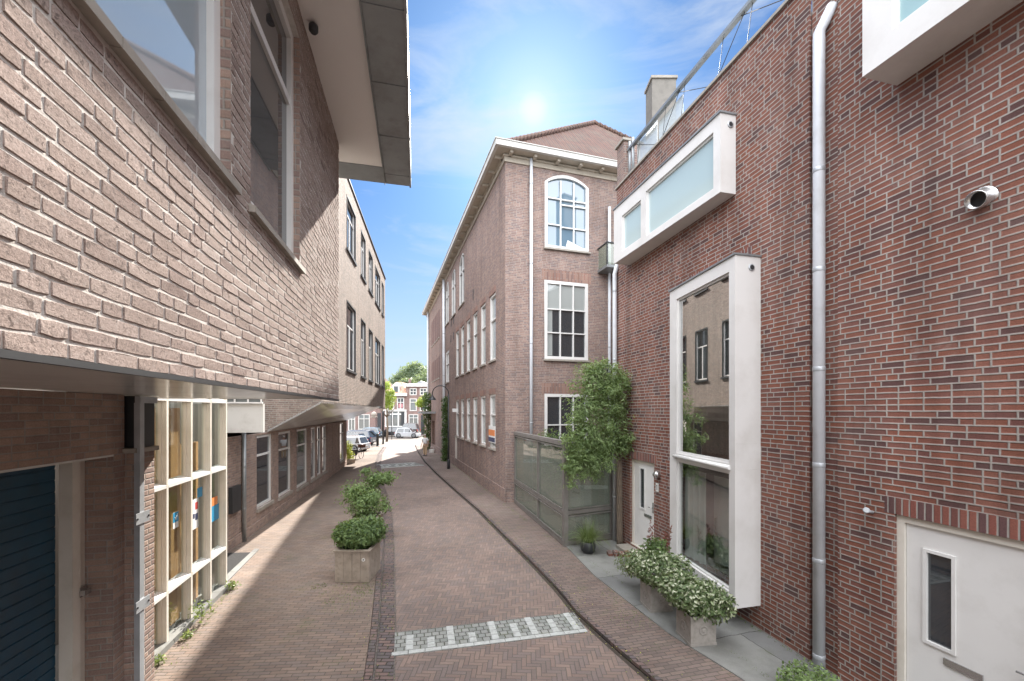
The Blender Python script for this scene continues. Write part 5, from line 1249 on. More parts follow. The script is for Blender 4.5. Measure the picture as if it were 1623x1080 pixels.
# arched street lamp on the right pavement
bx, by = gpt(711, 744.5); g0 = gz(by)
lp = empty("street_lamp", (bx, by, g0), "dark arched street lamp with a bell shade, standing by the corner building's wall", "street lamp")
m = MB(); m.tube([(bx, by, g0), (bx, by, g0 + 4.48)], [.055, .04], 12); m.lathe((bx, by, g0), [(.09, 0), (.09, .5), (.07, .58), (.06, .6)], 14); m.build("pole", M['darkmetal'], lp)
dA = Vector((-1, -.25, 0)).normalized(); ce = Vector((bx, by, g0 + 4.48)) + dA * .47; pts = []
for k in range(13):
    t = math.pi * k / 12; pts.append(ce - dA * (.47 * math.cos(t)) + Vector((0, 0, .47 * math.sin(t))))
pts.append(pts[-1] - Vector((0, 0, .12)))
m = MB(); m.tube(pts, .028, 8); m.build("arm", M['darkmetal'], lp)
e = pts[-1]; m = MB(); m.lathe(e, [(.24, -.26), (.235, -.25), (.16, -.14), (.07, -.05), (.05, .02), (.03, .05)], 18); m.build("lamp_shade", M['darkmetal'], lp)
m = MB(); m.lathe(e, [(.07, -.27), (.09, -.22), (.05, -.15)], 12); m.build("bulb_glass", M['paper'], lp)
# far lamp
bx, by = gpt(621, 697); g0 = gz(by); q = empty("street_lamp", (bx, by, g0), "small dark street lamp far off on the square in front of the gabled house", "street lamp")
m = MB(); m.tube([(bx, by, g0), (bx, by, g0 + 4.3)], .05, 8); m.build("pole", M['darkmetal'], q); m = MB(); m.lathe((bx, by, g0 + 4.3), [(.26, 0), (.15, .2), (.05, .35), (.04, .6)], 12); m.build("lamp_shade", M['darkmetal'], q)
# posts
def post(px, py, h, r, label, name="bollard", cat="bollard"):
    x, y = gpt(px, py); o = empty(name, (x, y, gz(y)), label, cat)
    m = MB(); m.lathe((x, y, gz(y)), [(r, 0), (r, h * .9), (r * 1.15, h * .91), (r * 1.15, h * .95), (r * .7, h)], 14); m.build("shaft", M['darkmetal'], o)
    m = MB(); m.lathe((x, y, gz(y)), [(r * 1.4, 0), (r * 1.4, .08), (r * 1.1, .1)], 14); m.build("base", M['darkmetal'], o)
post(598.5, 708, 1.35, .13, "short thick black bollard between the dark blue car and the tall post")
post(607.3, 704, 3.7, .10, "tall dark post past the end of the long sunlit building", "post", "post")
# brick gate pier and pale wall on the square
x, y = gpt(592.5, 694); gp = empty("gate_pier", (x, y, gz(y)), "square brick pier with stone ball cap behind the parked cars", "pier")
m = MB(); m.box(x - .35, x + .35, y - .35, y + .35, gz(y), gz(y) + 2.9); m.build("pier_body", M['b_mold'], gp)
m = MB(); m.box(x - .42, x + .42, y - .42, y + .42, gz(y) + 2.902, gz(y) + 3.0); m.lathe((x, y, gz(y) + 3.0), [(.1, 0), (.32, .15), (.38, .38), (.28, .6), (.05, .72)], 14); m.build("pier_cap", M['stone'], gp)
# ivy on the middle building and the leaning tree
iv = empty("ivy", tuple(FM.P(uM(28.4), .2, gz(28))), "tall column of ivy on the corner building's wall behind the street lamp", "ivy")
bl = []
for k in range(9):
    z = gz(28) + .3 + k * .48; p = FM.P(uM(28.3 + .12 * math.sin(k * 2.1)), .16, z); bl.append((tuple(p), (.30, .42, .36), 330))
foliage("foliage", M['ivy'], iv, bl, .11, .6, shell=.5)
m = MB(); m.tube([FM.P(uM(28.4), .06, gz(28)), FM.P(uM(28.4), .06, 4.0)], .03, 6); m.build("stem", M['bark'], iv)
iv = empty("ivy", tuple(FM.P(uM(38.2), .3, gz(38))), "dark ivy hanging round the far doorway canopy, behind the leaning trunks", "ivy")
foliage("foliage", M['ivy'], iv, [(tuple(FM.P(uM(38.0), .3, z)), (.5, .5, .6), 330) for z in (-.0, .8, 1.7, 2.6, 3.4, 4.1, 4.7)], .15, .6, shell=.4)
x, y = gpt(685.5, 711); tr = empty("leaning_tree", (x, y, gz(y)), "slender leaning trunks with bright yellow-green leaves beside the walking person", "tree")
m = MB()
for (ex, ey, r) in ((668, 645, .11), (674, 648, .10), (679, 655, .07)):
    e = sc(ex, ey, y + .2); s0 = Vector((x + (ex - 674) * .02, y, gz(y))); m.tube([s0, s0.lerp(e, .35) + Vector((.12, 0, 0)), s0.lerp(e, .7), e], [r, r * .85, r * .7, r * .5], 8)
m.build("trunk", M['bark'], tr)
foliage("crown", M['lime'], tr, [(tuple(sc(px, py, y + .3)), (r_, r_, r_ * .8), n_) for px, py, r_, n_ in ((672, 636, .62, 600), (666, 640, .5, 420), (679, 629, .6, 520), (681, 642, .4, 300))], .14, .6, shell=.3, tb=.15)
# lime tree beyond the long building
def tree(label, px, Y, cz, blobs, mat, leafs, h, tr_r=.16, name="tree", group=None):
    x = pcx(px, Y); o = empty(name, (x, Y, gz(Y)), label, "tree", group)
    m = MB(); m.tube([(x, Y, gz(Y)), (x + .1, Y, gz(Y) + h * .5), (x, Y, h)], [tr_r, tr_r * .75, tr_r * .4], 8)
    for k in range(5):
        a = k * 1.3; m.tube([(x, Y, h * .75), (x + math.cos(a) * tr_r * 8, Y + math.sin(a) * tr_r * 8, h * 1.15)], [tr_r * .4, tr_r * .15], 6)
    m.build("trunk", M['bark'], o)
    foliage("crown", M[mat], o, blobs, leafs, .6, shell=.35, lump=.2); return o
Y = 50; tree("bright yellow-green tree just past the corner of the long sunlit building", 613, Y, 5.5, [(tuple(sc(a, b, Y + random.uniform(-.6, .6))), (r_, r_, r_), n_) for a, b, r_, n_ in ((612, 618, .85, 800), (619, 630, .75, 700), (609, 635, .9, 700), (617, 643, .62, 500), (613, 610, .5, 350), (622, 622, .35, 220))], 'lime', .16, 3.6)
Y = 100
tree("big green tree rising behind the far houses", 655, Y, 11, [(tuple(sc(a, b, Y + random.uniform(-2, 2))), (r_, r_, r_ * .8), n_) for a, b, r_, n_ in ((655, 592, 3.0, 1500), (645, 594, 2.6, 1200), (665, 590, 2.8, 1300), (656, 584, 2.2, 1000), (637, 600, 2.2, 900), (628, 603, 1.8, 700), (650, 602, 2.5, 900))], 'far_tree', .42, 9, .5)
tree("lower green tree right of the big tree, over the flat-topped house", 682, 92, 9, [(tuple(sc(a, b, 92 + random.uniform(-1, 1))), (r_, r_, r_ * .8), n_) for a, b, r_, n_ in ((675, 602, 2.2, 900), (684, 600, 2.2, 900), (665, 605, 1.8, 700), (694, 604, 2.0, 700))], 'far_tree', .36, 8, .4)
tree("small rusty-green tree low between the two house roofs", 645, 84, 8, [(tuple(sc(a, b, 84)), (r_, r_, r_ * .7), n_) for a, b, r_, n_ in ((645, 606, 1.3, 500), (651, 606, 1.2, 400), (639, 607, 1.1, 350))], 'far_tree', .3, 7, .3)
# ------------------------------------------------------------------ far houses across the square
YH = 66.0; FH = Fac((0, YH), (1, 0), (0, -1)); hx = lambda px: (px - CX) * YH / FPX; hz = lambda py: CAMH + (HY - py) * YH / FPX; gH = gz(YH)
def hwin(par, x0, x1, y0, y1, vs=(.5,), hs=(.55,), glass=None, fw=.12, name="window", mat=None):
    return window(FH, par, hx(x0), hx(x1), hz(y1), hz(y0), off=.05, fw=fw, fd=.14, vs=vs, hs=hs, bars=.09, glass=glass or M['g'], name=name, mat=mat or M['offwhite'])
def hwall(x0, x1, zt, holes, mat, par, depth=9):
    m = MB(); a, b = hx(x0), hx(x1); wall(m, FH, a, b, gH - .2, zt, [(hx(p), hx(q), hz(s), hz(r), .10) for p, q, r, s in holes])
    for X in (a, b): m.quad((X, YH, gH - .2), (X, YH + depth, gH - .2), (X, YH + depth, zt), (X, YH, zt))
    m.quad((a, YH + depth, gH - .2), (b, YH + depth, gH - .2), (b, YH + depth, zt), (a, YH + depth, zt)); m.build("wall", mat, par)
hB = empty("row_house", (hx(660), YH, gH), "far brick row house with a flat white cornice, right of the orange-roofed house", "house")
wB = [(649.4, 660.5, 615.5, 626.7), (665.5, 676.5, 615.5, 626.7), (649.4, 660.5, 632, 651.7), (665.5, 676.5, 632, 651.7), (647.8, 663, 657, 675.6), (667, 673, 658, 689)]
hwall(643.2, 684, hz(612), wB, M['b_mold'], hB)
for i, w_ in enumerate(wB[:5]): hwin(hB, *w_, vs=(.5,) if i < 2 or i == 4 else (), hs=(.5,) if i < 2 else (.7,), glass=M['g_pale'] if i in (2, 4) else None)
m = MB(); m.fbox(FH, hx(667), hx(673), -.09, .0, hz(689), hz(658)); m.build("door", M['darkmetal'], hB)
m = MB(); m.fbox(FH, hx(642.6), hx(684.5), -.1, .35, hz(613), hz(608.5)); m.build("cornice", M['white'], hB)
m = MB(); x0, x1, z0, z1 = hx(642.6), hx(684.5), hz(608.5) + .004, hz(602); m.prism([(x0, YH - .2, z0), (x1, YH - .2, z0), (x1, YH + 9, z0), (x0, YH + 9, z0)], [(x0 + 1, YH + 3, z1 - .4), (x1 - 1, YH + 3, z1 - .4), (x1 - 1, YH + 6, z1 - .4), (x0 + 1, YH + 6, z1 - .4)]); m.build("roof", M['tiles'], hB)
m = MB(); a, b, c_ = hx(655), hx(673), hx(664); m.prism([(a, YH + 1, z0), (b, YH + 1, z0), (c_, YH + 1, hz(603))], [(a, YH + 6, z0), (b, YH + 6, z0), (c_, YH + 6, hz(603))]); m.build("dormer", M['zinc'], hB)
hA = empty("gabled_house", (hx(628), YH, gH), "far brick house with orange tiled roof, white dormer and white shopfront", "house")
wA = [(629.4, 640.6, 630.6, 649), (613.5, 624.8, 630.6, 649), (611, 643.5, 651.8, 677)]
hwall(608, 643, hz(627.5), wA, M['b_mold'], hA)
for w_ in wA[:2]: o = hwin(hA, *w_, vs=(.5,), hs=(.6,))
m = MB(); m.fbox(FH, hx(631.5), hx(638.5), .01, .02, hz(646.5), hz(640)); m.build("window_blind", M['pink'], hA)
sf = window(FH, hA, hx(610.5), hx(644.5), hz(677), hz(651), off=.10, fw=.16, fd=.2, vs=(.33, .62, .94), hs=(.78,), bars=.2, glass=M['g_pale'], name="shopfront")
m = MB(); m.fbox(FH, hx(636), hx(642.5), .0, .09, gH, hz(653)); m.build("shop_door", M['darkmetal'], hA)
m = MB(); m.fbox(FH, hx(607.5), hx(645.5), -.1, .45, hz(628), hz(623.5)); m.fbox(FH, hx(608), hx(645), -.05, .25, hz(651), hz(649.6)); m.build("cornice", M['white'], hA)
m = MB(); x0, x1, z0, z1 = hx(607.5), hx(645.5), hz(623.5) + .004, hz(604)
m.prism([(x0, YH - .3, z0), (x1, YH - .3, z0), (x1, YH + 9, z0), (x0, YH + 9, z0)], [(x0 + 1.4, YH + 2.5, z1), (x1 - 1.6, YH + 2.5, z1), (x1 - 1.6, YH + 6, z1), (x0 + 1.4, YH + 6, z1)]); m.build("roof", M['tiles_o'], hA)
m = MB(); m.fbox(FH, hx(623), hx(632.5), -2.2, .05, hz(623.5), hz(611.5)); m.prism([FH.P(hx(622.4), .2, hz(611.4)), FH.P(hx(633), .2, hz(611.4)), FH.P(hx(627.7), .2, hz(607))], [FH.P(hx(622.4), -2.4, hz(611.4)), FH.P(hx(633), -2.4, hz(611.4)), FH.P(hx(627.7), -2.4, hz(607))]); dm = m.build("dormer", M['white'], hA)
m = MB(); m.fbox(FH, hx(624.5), hx(631), .055, .08, hz(621.5), hz(613)); m.build("dormer_window", M['g'], dm)
m = MB(); m.box(hx(640), hx(642), YH + 3, YH + 4, z1 - 1, z1 + .6); m.build("chimney", M['b_mold'], hA)
hC = empty("shop_house", (hx(575), YH, gH), "long brick house with white ground floor windows glimpsed under the jetty, behind the parked cars", "house")
wC = [(552, 563, 657, 683), (568, 586, 657, 681), (598, 604, 655, 689)]
hwall(480, 604.8, hz(615), wC, M['b_mold'], hC)
for w_ in wC[:2]: hwin(hC, *w_, vs=(.5,), hs=(.7,), glass=M['g_pale'])
m = MB(); m.fbox(FH, hx(598), hx(604), -.09, .0, hz(689), hz(655)); m.build("door", M['darkmetal'], hC)
m = MB(); m.fbox(FH, hx(479), hx(605.2), -.1, .3, hz(616), hz(613)); m.build("cornice", M['white'], hC)
m = MB(); m.prism([(hx(479), YH - .3, hz(613) + .004), (hx(605), YH - .3, hz(613) + .004), (hx(605), YH + 9, hz(613) + .004), (hx(479), YH + 9, hz(613) + .004)], [(hx(485), YH + 4, hz(596)), (hx(596), YH + 4, hz(596)), (hx(596), YH + 5, hz(596)), (hx(485), YH + 5, hz(596))]); m.build("roof", M['tiles'], hC)
# ------------------------------------------------------------------ cars
def paint(name, col): return solid(name, col, .25, .1, var=.01, coat=1)
def car(label, x, y, rz, L, W, Hc, mat, kind='hatch', name="parked_car"):
    o = empty(name, (x, y, gz(y)), label, "car", None, rz)
    a, b = -L / 2, L / 2; bl_ = .50 * Hc + .02
    if kind == 'hatch': low = [(a, .32), (a + .04, .75), (a + .10, bl_ + .05), (b - L * .27, bl_ + .02), (b - .25, bl_ - .18), (b - .03, .58), (b, .30), (b - .1, .22), (a + .08, .22)]
    else: low = [(a, .36), (a + .02, .85), (a + .06, bl_ + .08), (b - L * .30, bl_ + .06), (b - .22, bl_ - .06), (b - .02, .70), (b, .32), (b - .1, .26), (a + .08, .26)]
    if kind == 'hatch': top = [(a + .12, bl_ + .0), (a + .42, Hc - .07), (a + .75, Hc - .005), (a + L * .46, Hc), (a + L * .58, Hc - .08), (b - L * .23, bl_)]
    else: top = [(a + .08, bl_ + .02), (a + .38, Hc - .09), (a + .7, Hc - .01), (a + L * .50, Hc), (a + L * .58, Hc - .07), (b - L * .29, bl_ + .02)]
    def loft(mb, prof, ys, sc_):
        n = len(prof); rings = []
        cx_ = sum(p[0] for p in prof) / n; cz_ = sum(p[1] for p in prof) / n
        for yy, s_ in zip(ys, sc_):
            i = len(mb.v); rings.append(i)
            for px_, pz in prof: mb.v.append(Vector((cx_ + (px_ - cx_) * s_, yy, cz_ + (pz - cz_) * s_)))
        for i, j in zip(rings, rings[1:]):
            for k in range(n): mb.sm.add(len(mb.f)) if False else None; mb.f.append((i + k, i + (k + 1) % n, j + (k + 1) % n, j + k))
        mb.f.append(tuple(rings[0] + k for k in range(n))); mb.f.append(tuple(rings[-1] + k for k in reversed(range(n))))
    w2 = W / 2; m = MB(); loft(m, low, [-w2, -w2 + .05, -w2 + .16, w2 - .16, w2 - .05, w2], [.955, .985, 1, 1, .985, .955])
    n = len(top); r0 = [(p, -w2 + .10 + (pz - bl_) * .22) for p, pz in top]
    i = len(m.v)
    for (px_, pz) in top: m.v.append(Vector((px_, -(w2 - .09 - (pz - bl_) * .26), pz)))
    for (px_, pz) in top: m.v.append(Vector((px_, (w2 - .09 - (pz - bl_) * .26), pz)))
    for k in range(n): m.f.append((i + k, i + (k + 1) % n, i + n + (k + 1) % n, i + n + k))
    m.f.append(tuple(i + k for k in range(n))); m.f.append(tuple(i + n + k for k in reversed(range(n))))
    body = m.build("body", mat, o, local=True)
    def side(pz): return w2 - .09 - (pz - bl_) * .26 + .006
    def interp(f, pz, front):
        pts = top[-2:][::-1] if front else top[:2]
        (x0, z0), (x1, z1) = pts[0], pts[1]; return x0 + (x1 - x0) * (pz - z0) / (z1 - z0)
    z0, z1 = bl_ + .06, Hc - .12
    xr0, xr1 = top[0][0] + .16, top[1][0] + .08; xf0, xf1 = top[-1][0] - .12, top[-2][0] - .02
    xm = a + L * .40
    m = MB()
    for s_ in (-1, 1):
        for (p0_, p1_, q0, q1) in ((xr0, xm - .04, xr1, xm - .04), (xm + .04, xf0, xm + .04, xf1)):
            P_ = [(p0_, s_ * side(z0), z0), (p1_, s_ * side(z0), z0), (q1, s_ * side(z1), z1), (q0, s_ * side(z1), z1)]
            m.prism(P_, [(u_, v_ - s_ * .01, w_) for u_, v_, w_ in P_])
    for (ia, ib, sg) in ((0, 1, -1), (-1, -2, 1)):
        (xa, za), (xb, zb) = top[ia], top[ib]; f0, f1 = .12, .92
        pa = (xa + (xb - xa) * f0, za + (zb - za) * f0); pb = (xa + (xb - xa) * f1, za + (zb - za) * f1)
        P_ = [(pa[0] + sg * .012, -(side(pa[1]) - .10), pa[1]), (pa[0] + sg * .012, side(pa[1]) - .10, pa[1]), (pb[0] + sg * .012, side(pb[1]) - .10, pb[1]), (pb[0] + sg * .012, -(side(pb[1]) - .10), pb[1])]
        m.prism(P_, [(u_ - sg * .02, v_, w_) for u_, v_, w_ in P_])
    m.build("windows", M['g'], o, local=True)
    R_ = .31 if kind == 'hatch' else .36
    for xx in (a + L * .18, b - L * .19):
        for s_ in (-1, 1):
            m = MB(); m.lathe((xx, s_ * (w2 - .20), R_), [(R_ * .7, -.0), (R_, .02), (R_, .19), (R_ * .94, .215), (R_ * .66, .218)], 22, axis=(0, s_, 0)); wh = m.build("wheel", M['black'], o, local=True)
            m = MB(); m.lathe((xx, s_ * (w2 - .20), R_), [(R_ * .66, .19), (R_ * .64, .222), (R_ * .2, .205), (R_ * .15, .225)], 16, axis=(0, s_, 0))
            m.build("rim", M['galv'], wh, local=True)
            m = MB(); m.lathe((xx, s_ * (w2 - .03), R_), [(R_ * 1.14, -.02), (R_ * 1.14, .0325 if False else .002)], 22, axis=(0, s_, 0))
    for xx in (a + L * .18, b - L * .19):
        for s_ in (-1, 1):
            m = MB(); m.lathe((xx, s_ * (w2 - .05), R_ + .03), [(R_ * 1.16, -.02), (R_ * 1.16, .052)], 22, axis=(0, s_, 0)); m.build("wheel_arch", M['black'], body, local=True)
    for s_ in (-1, 1):
        m = MB(); m.box(a - .006, a + .10, s_ * (w2 - .14) - .09, s_ * (w2 - .14) + .09, .78 if kind != 'hatch' else .68, bl_ + .02); m.build("tail_light", M['red'], o, local=True)
        m = MB(); m.box(b - .24, b - .005, s_ * (w2 - .24) - .14, s_ * (w2 - .24) + .14, .52, .66); m.build("headlight", M['paper'], o, local=True)
        m = MB(); m.box(xf0 - .10, xf0 + .02, s_ * (w2 + .07) - .09, s_ * (w2 + .07) + .09, z0, z0 + .13); m.build("wing_mirror", mat, o, local=True)
    m = MB(); m.box(a - .012, a + .05, -.27, .27, .42, .53); m.build("number_plate", M['flower'] if False else M['paper'], o, local=True)
    return o
x, y = gpt(646.5, 694.2); car("small silver-white hatchback standing side-on at the end of the street", x, y, R(-3), 3.43, 1.63, 1.47, paint("silver_paint", (.40, .42, .44)))
car("dark brown boxy off-roader behind the silver-white hatchback", hx(645) * 62.5 / YH, 62.6, R(176), 3.7, 1.7, 2.05, paint("brown_paint", (.05, .035, .03)), 'suv')
car("low black car to the left of the dark off-roader", hx(624) * 61 / YH - .6, 61.5, R(178), 3.6, 1.7, 1.45, paint("black_paint", (.02, .02, .022)))
x, y = gpt(561, 705.8); car("dark blue estate car with its rear towards the street, largest of the parked row", x - .2, y + .6, R(172), 4.6, 1.8, 1.62, paint("blue_paint", (.02, .035, .075)), 'suv')
x, y = gpt(546, 709); car("grey hatchback with dark roof windows next to the dark blue estate car", x + .25, y, R(174), 3.8, 1.65, 1.45, paint("grey_paint", (.10, .105, .11)))
x, y = gpt(532, 716); car("white car nearest the building end, mostly hidden by it", x + .9, y, R(172), 3.9, 1.7, 1.40, paint("white_paint_car", (.6, .61, .62)))
car("pale blue car far behind the parked row, by the white ground floor windows", hx(581) * 58 / YH, 58.5, R(180), 3.9, 1.7, 1.5, paint("pale_blue_paint", (.12, .18, .23)))
# ------------------------------------------------------------------ bicycle with bags
x, y = gpt(566.5, 729); bk = empty("bicycle", (x, y, gz(y)), "black bicycle with panniers and a red-brown crate, seen from behind at the building's end", "bicycle", None, R(80))
for xx, nm in ((-.52, 0), (.52, 1)):
    m = MB(); m.tube([(xx + .33 * math.cos(t * math.pi / 12), 0, .35 + .33 * math.sin(t * math.pi / 12)) for t in range(25)], .022, 6, cap=False); wh = m.build("wheel", M['black'], bk, local=True)
    m = MB()
    for t in range(10): m.tube([(xx, 0, .35), (xx + .32 * math.cos(t * .628), 0, .35 + .32 * math.sin(t * .628))], .004, 4)
    m.build("spokes", M['galv'], wh, local=True)
m = MB()
for a, b in (((-.52, 0, .35), (-.1, 0, .33)), ((-.52, 0, .35), (-.18, 0, .85)), ((-.1, 0, .33), (-.2, 0, .95)), ((-.1, 0, .33), (.38, 0, .80)), ((-.18, 0, .80), (.36, 0, .88)), ((.52, 0, .35), (.34, 0, 1.05)), ((-.78, 0, .80), (-.2, 0, .80))): m.tube([a, b], .018, 6)
m.build("frame", M['darkmetal'], bk, local=True)
m = MB(); m.tube([(.24, -.32, 1.06), (.33, -.1, 1.1), (.33, .1, 1.1), (.24, .32, 1.06)], .014, 6); m.build("handlebar", M['galv'], bk, local=True)
m = MB(); m.prism([(-.34, -.10, .95), (-.34, .10, .95), (-.06, .03, .96), (-.06, -.03, .96)], [(-.34, -.11, 1.01), (-.34, .11, 1.01), (-.06, .03, 1.0), (-.06, -.03, 1.0)]); m.build("saddle", M['black'], bk, local=True)
for s_ in (-1, 1):
    m = MB(); yy = s_ * .14; m.prism([(-.80, yy - .09, .40), (-.42, yy - .09, .40), (-.42, yy + .09, .40), (-.80, yy + .09, .40)], [(-.84, yy - .11, .80), (-.38, yy - .11, .80), (-.38, yy + .11, .80), (-.84, yy + .11, .80)]); m.build("pannier", M['black'], bk, local=True)
m = MB(); m.box(.42, .74, -.22, .22, .82, 1.08); m.build("front_crate", M['brown'], bk, local=True)
x, y = gpt(552.5, 736); o = empty("flower_box", (x, y, gz(y)), "small brown box of yellow-green plants at the foot of the long building's end", "planter")
m = MB(); m.prism([(x - .32, y - .22, gz(y) + .04), (x + .32, y - .22, gz(y) + .04), (x + .32, y + .22, gz(y) + .04), (x - .32, y + .22, gz(y) + .04)], [(x - .38, y - .27, gz(y) + .34), (x + .38, y - .27, gz(y) + .34), (x + .38, y + .27, gz(y) + .34), (x - .38, y + .27, gz(y) + .34)]); m.build("box", M['wood'], o)
foliage("foliage", M['flower'], o, [((x, y, gz(y) + .55), (.42, .32, .35), 700), ((x - .1, y + .2, gz(y) + 1.1), (.3, .25, .5), 500)], .10, .5, shell=.2)
x, y = gpt(684.5, 719); o = empty("white_crate", (x, y, gz(y)), "small white crate on the pavement behind the walking person", "crate")
m = MB(); gy = gz(y) + .045; m.prism([(x - .16, y - .15, gy), (x + .16, y - .15, gy), (x + .16, y + .15, gy), (x - .16, y + .15, gy)], [(x - .20, y - .18, gy + .30), (x + .20, y - .18, gy + .30), (x + .20, y + .18, gy + .30), (x - .20, y + .18, gy + .30)]); m.build("crate_body", M['offwhite'], o)
m = MB(); m.tube([(x - .18, y, gy + .30), (x - .12, y, gy + .5), (x + .12, y, gy + .5), (x + .18, y, gy + .30)], .012, 6); m.build("handle", M['offwhite'], o)
# door mat and edging by the porch
m = MB(); z = .050
m.prism([(-5.80, 8.34, .0), (-6.20, 9.86, .0), (-7.1, 9.8, .0), (-6.7, 8.2, .0)], [(-5.80, 8.34, .058), (-6.20, 9.86, .058), (-7.1, 9.8, .058), (-6.7, 8.2, .058)])
tag(m.build("door_mat", M['mat']), "black door mat sunk in front of the recessed entrance beside the porch", "door mat")
m = MB(); m.prism([(-5.62, 8.0, .0), (-6.22, 10.1, .0), (-6.34, 10.1, .0), (-5.78, 8.0, .0)], [(-5.62, 8.0, .064), (-6.22, 10.1, .064), (-6.34, 10.1, .064), (-5.78, 8.0, .064)]); tag(m.build("threshold_kerb", M['conc']), kind="structure")
# weeds along the porch and grass in the joints
for i, (px, py, h, n_, lb_) in enumerate(((317, 992, .36, 150, "tallest weed, growing against the middle of the porch plinth"), (366, 938, .16, 110, "low tuft of weeds at the far corner of the porch"), (293, 1018, .10, 60, "tiny weed nearest the camera along the porch plinth"), (248, 1060, .12, 60, "small weed beside the square pipe at the porch's near end"))):
    x, y = gpt(px, py); x += .02
    o = empty("weed", (x, y, .045), lb_, "weed", "weeds along the porch")
    foliage("foliage", M['grass'], o, [((x, y, .05 + h * .5), (h * .35 + .05, h * .4 + .05, h * .5), n_)], .06, .35, shell=.1)
    m = MB(); m.tube([(x, y, .04), (x + .01, y, .05 + h * .8)], .004, 4); m.build("stem", M['grass'] if False else M['bark'], o)
gm = MB(); gm.tone = []
def tuft(x, y, z, n_, r_, h_):
    for k in range(n_):
        a = random.uniform(0, 6.28); rr = r_ * math.sqrt(random.random()); p = Vector((x + rr * math.cos(a), y + rr * math.sin(a), z))
        d = Vector((random.gauss(0, .4), random.gauss(0, .4), 1)).normalized() * h_ * random.uniform(.4, 1.2); s_ = Vector((math.cos(a * 3), math.sin(a * 3), 0)) * .0035
        gm.quad(p - s_, p + s_, p + d); gm.tone.append(random.random())
for k in range(240):
    Y = random.uniform(4.8, 13); tuft(XR(Y) + random.choice((.04, .13, .2)) + random.gauss(0, .05), Y, .04, random.randint(3, 12), .05, .022)
for k in range(70):
    Y = random.uniform(5, 12); tuft(XL(Y) - random.choice((.27, .40, .03)) + random.gauss(0, .02), Y, .03, random.randint(3, 9), .05, .022)
for (x, y, r_, n_) in ((-3.1, 7.7, .5, 500), (-2.75, 7.9, .3, 350), (-3.75, 7.95, .15, 160), (-2.9, 7.3, .45, 260), (2.0, 7.6, .35, 260), (1.95, 6.7, .35, 240)): tuft(x, y, .045, n_, r_, .03)
for k in range(60):
    Y = random.uniform(5.3, 8.2); tuft(-3.396 - .266 * Y + .10 + abs(random.gauss(0, .08)), Y, .045, 6, .04, .03)
for k in range(120):
    Y = random.uniform(11, 28); tuft(4.633 - .32 * Y - .06 - abs(random.gauss(0, .06)), Y, gz(Y) + .045, 7, .06, .04)
for k in range(90):
    Y = random.uniform(3.9, 8.8); tuft(5.38 + sR * Y - .03 - abs(random.gauss(0, .03)), Y, .06, 5, .03, .035)
for k in range(160):
    Y = random.uniform(5.0, 10.2); tuft(1.36 + (10.32 - Y) * .372 + random.gauss(0, .03), Y, .05, random.randint(3, 9), .05, .03)
o = gm.build("grass_tufts", M['grass']); tag(o, "short green grass growing in the joints of the paving", "grass", kind="stuff")
# fallen leaves on the pavements
lm = MB(); lm.tone = []
for k in range(260):
    Y = random.uniform(4.8, 14); X = random.choice((XL(Y) - random.uniform(0, .6), XR(Y) + random.uniform(0, .5), XR(Y) - random.uniform(0, .2)))
    leaf(lm, Vector((X, Y, .066)), .025, .5, Vector((0, 0, 4)), random.random())
o = lm.build("fallen_leaves", M['flower']); tag(o, "scattered dry leaf bits on the paving beside the kerbs", "leaves", kind="stuff")
# ------------------------------------------------------------------ the walking person
def skin(name, mat, parent, verts, edges, root=0, levels=2):
    me = bpy.data.meshes.new(name); me.from_pydata([v[:3] for v in verts], edges, []); me.materials.append(mat)
    o = bpy.data.objects.new(name, me); COL.objects.link(o); o.parent = parent
    md = o.modifiers.new("skin", 'SKIN'); md.use_smooth_shade = True; 
    if not me.skin_vertices: me.skin_vertices.new() if hasattr(me.skin_vertices, 'new') else None
    sv = me.skin_vertices[0].data
    for i, v in enumerate(verts): r_ = v[3]; sv[i].radius = (r_, v[4] if len(v) > 4 else r_); sv[i].use_root = (i == root)
    ss = o.modifiers.new("sub", 'SUBSURF'); ss.levels = levels; ss.render_levels = levels
    return o
x, y = gpt(673.8, 723.6)
pe = empty("person", (x, y, gz(y) + .045), "person walking towards the camera in white short-sleeved shirt and beige trousers, holding a cane", "person", None, R(-10))
pe.scale = (.97, .97, .97)
M['skin'] = solid("skin", (.50, .32, .24), .6); M['shirt'] = solid("white_shirt", (.72, .73, .74), .8); M['beige'] = solid("beige_cloth", (.42, .30, .19), .85); M['hair'] = solid("grey_hair", (.35, .33, .30), .8)
V = [(0, 0, .93, .11, .09), (0, 0, 1.12, .12, .09), (0, .01, 1.32, .14, .09), (0, .0, 1.44, .06), (0, -.02, 1.52, .05), (0, -.03, 1.60, .075, .085), (0, -.03, 1.69, .06, .07)]
E = [(0, 1), (1, 2), (2, 3), (3, 4), (4, 5), (5, 6)]
def addv(par, v): V.append(v); E.append((par, len(V) - 1)); return len(V) - 1
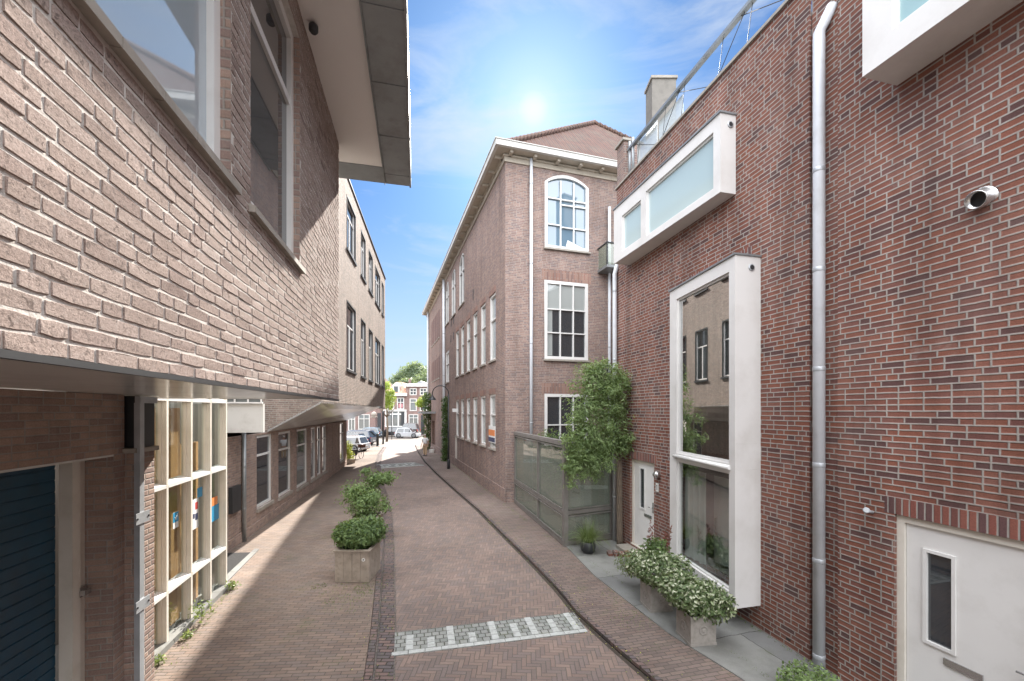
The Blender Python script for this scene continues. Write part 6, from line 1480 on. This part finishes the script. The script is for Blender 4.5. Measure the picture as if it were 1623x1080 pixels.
for s_ in (-1, 1):
    h = addv(0, (s_ * .095, 0, .86, .085)); k = addv(h, (s_ * .105, -.05 * s_, .47, .055)); an = addv(k, (s_ * .11, .08 if s_ < 0 else -.10, .08, .035)); addv(an, (s_ * .125, (.08 if s_ < 0 else -.10) - .15, .03, .035, .025))
    sh = addv(2, (s_ * .17, 0, 1.38, .06)); el = addv(sh, (s_ * .245, .03, 1.12, .042)); wr = addv(el, (s_ * .265, -.12 if s_ < 0 else -.04, .90, .027)); pm = addv(wr, (s_ * .27, (-.16 if s_ < 0 else -.06), .83, .026, .036))
    for q_ in range(4): f = addv(pm, (s_ * .27 + (q_ - 1.5) * .010 * (1 if s_ > 0 else 1), (-.19 if s_ < 0 else -.07) + (q_ - 1.5) * .018, .78, .0085)); addv(f, (s_ * .262 + (q_ - 1.5) * .010, (-.20 if s_ < 0 else -.08) + (q_ - 1.5) * .018, .745 - .006 * (q_ % 2), .0075))
    t_ = addv(wr, (s_ * .245, (-.17 if s_ < 0 else -.09), .84, .0095)); addv(t_, (s_ * .24, (-.195 if s_ < 0 else -.11), .81, .0085))
skin("body", M['skin'], pe, V, E, 0, 2)
Vs = [(0, 0, .92, .175, .125), (0, 0, 1.12, .175, .125), (0, 0, 1.32, .165, .12), (0, .0, 1.42, .10, .09), (-.18, 0, 1.385, .08), (-.24, .02, 1.18, .068), (.18, 0, 1.385, .08), (.24, .02, 1.18, .068)]
skin("shirt", M['shirt'], pe, Vs, [(0, 1), (1, 2), (2, 3), (2, 4), (4, 5), (2, 6), (6, 7)], 0, 2)
Vt = [(0, 0, .96, .155, .12)]; Et = []
for s_ in (-1, 1):
    i = len(Vt); Vt += [(s_ * .095, 0, .84, .105), (s_ * .105, -.05 * s_, .47, .085), (s_ * .11, .08 if s_ < 0 else -.10, .10, .075)]; Et += [(0, i), (i, i + 1), (i + 1, i + 2)]
skin("trousers", M['beige'], pe, Vt, Et, 0, 2)
m = MB(); m.lathe((0, -.015, 1.63), [(.086, -.02), (.094, .03), (.085, .085), (.05, .12), (.01, .13)], 14); m.build("hair", M['hair'], pe, local=True)
m = MB()
for s_ in (-1, 1):
    yy = .08 if s_ < 0 else -.10; m.prism([(s_ * .12 - .05, yy - .20, .0), (s_ * .12 + .05, yy - .20, .0), (s_ * .12 + .05, yy + .06, .0), (s_ * .12 - .05, yy + .06, .0)], [(s_ * .12 - .035, yy - .16, .06), (s_ * .12 + .035, yy - .16, .06), (s_ * .12 + .045, yy + .05, .10), (s_ * .12 - .045, yy + .05, .10)])
m.build("shoes", M['black'], pe, local=True)
m = MB(); m.lathe((0, -.118, 1.605), [(.018, -.02), (.020, 0), (.008, .03)], 8); 
for s_ in (-1, 1): m.lathe((s_ * .03, -.108, 1.632), [(.010, -.008), (.012, 0), (.006, .008)], 8)
m.build("face_details", M['skin'], pe, local=True)
x_, y_ = -.275, -.21
ck = empty("walking_cane", (x - .27, y - .20, gz(y) + .045), "thin dark cane held in the walking person's right hand", "cane")
m = MB(); m.tube([(x - .29, y - .27, gz(y) + .045), (x - .285, y - .16, gz(y) + .80)], .011, 8); m.build("cane_shaft", M['wood'], ck)
m = MB(); m.tube([(x - .285, y - .16, gz(y) + .80), (x - .285, y - .13, gz(y) + .85), (x - .285, y - .20, gz(y) + .855)], .012, 8); m.build("cane_handle", M['black'], ck)
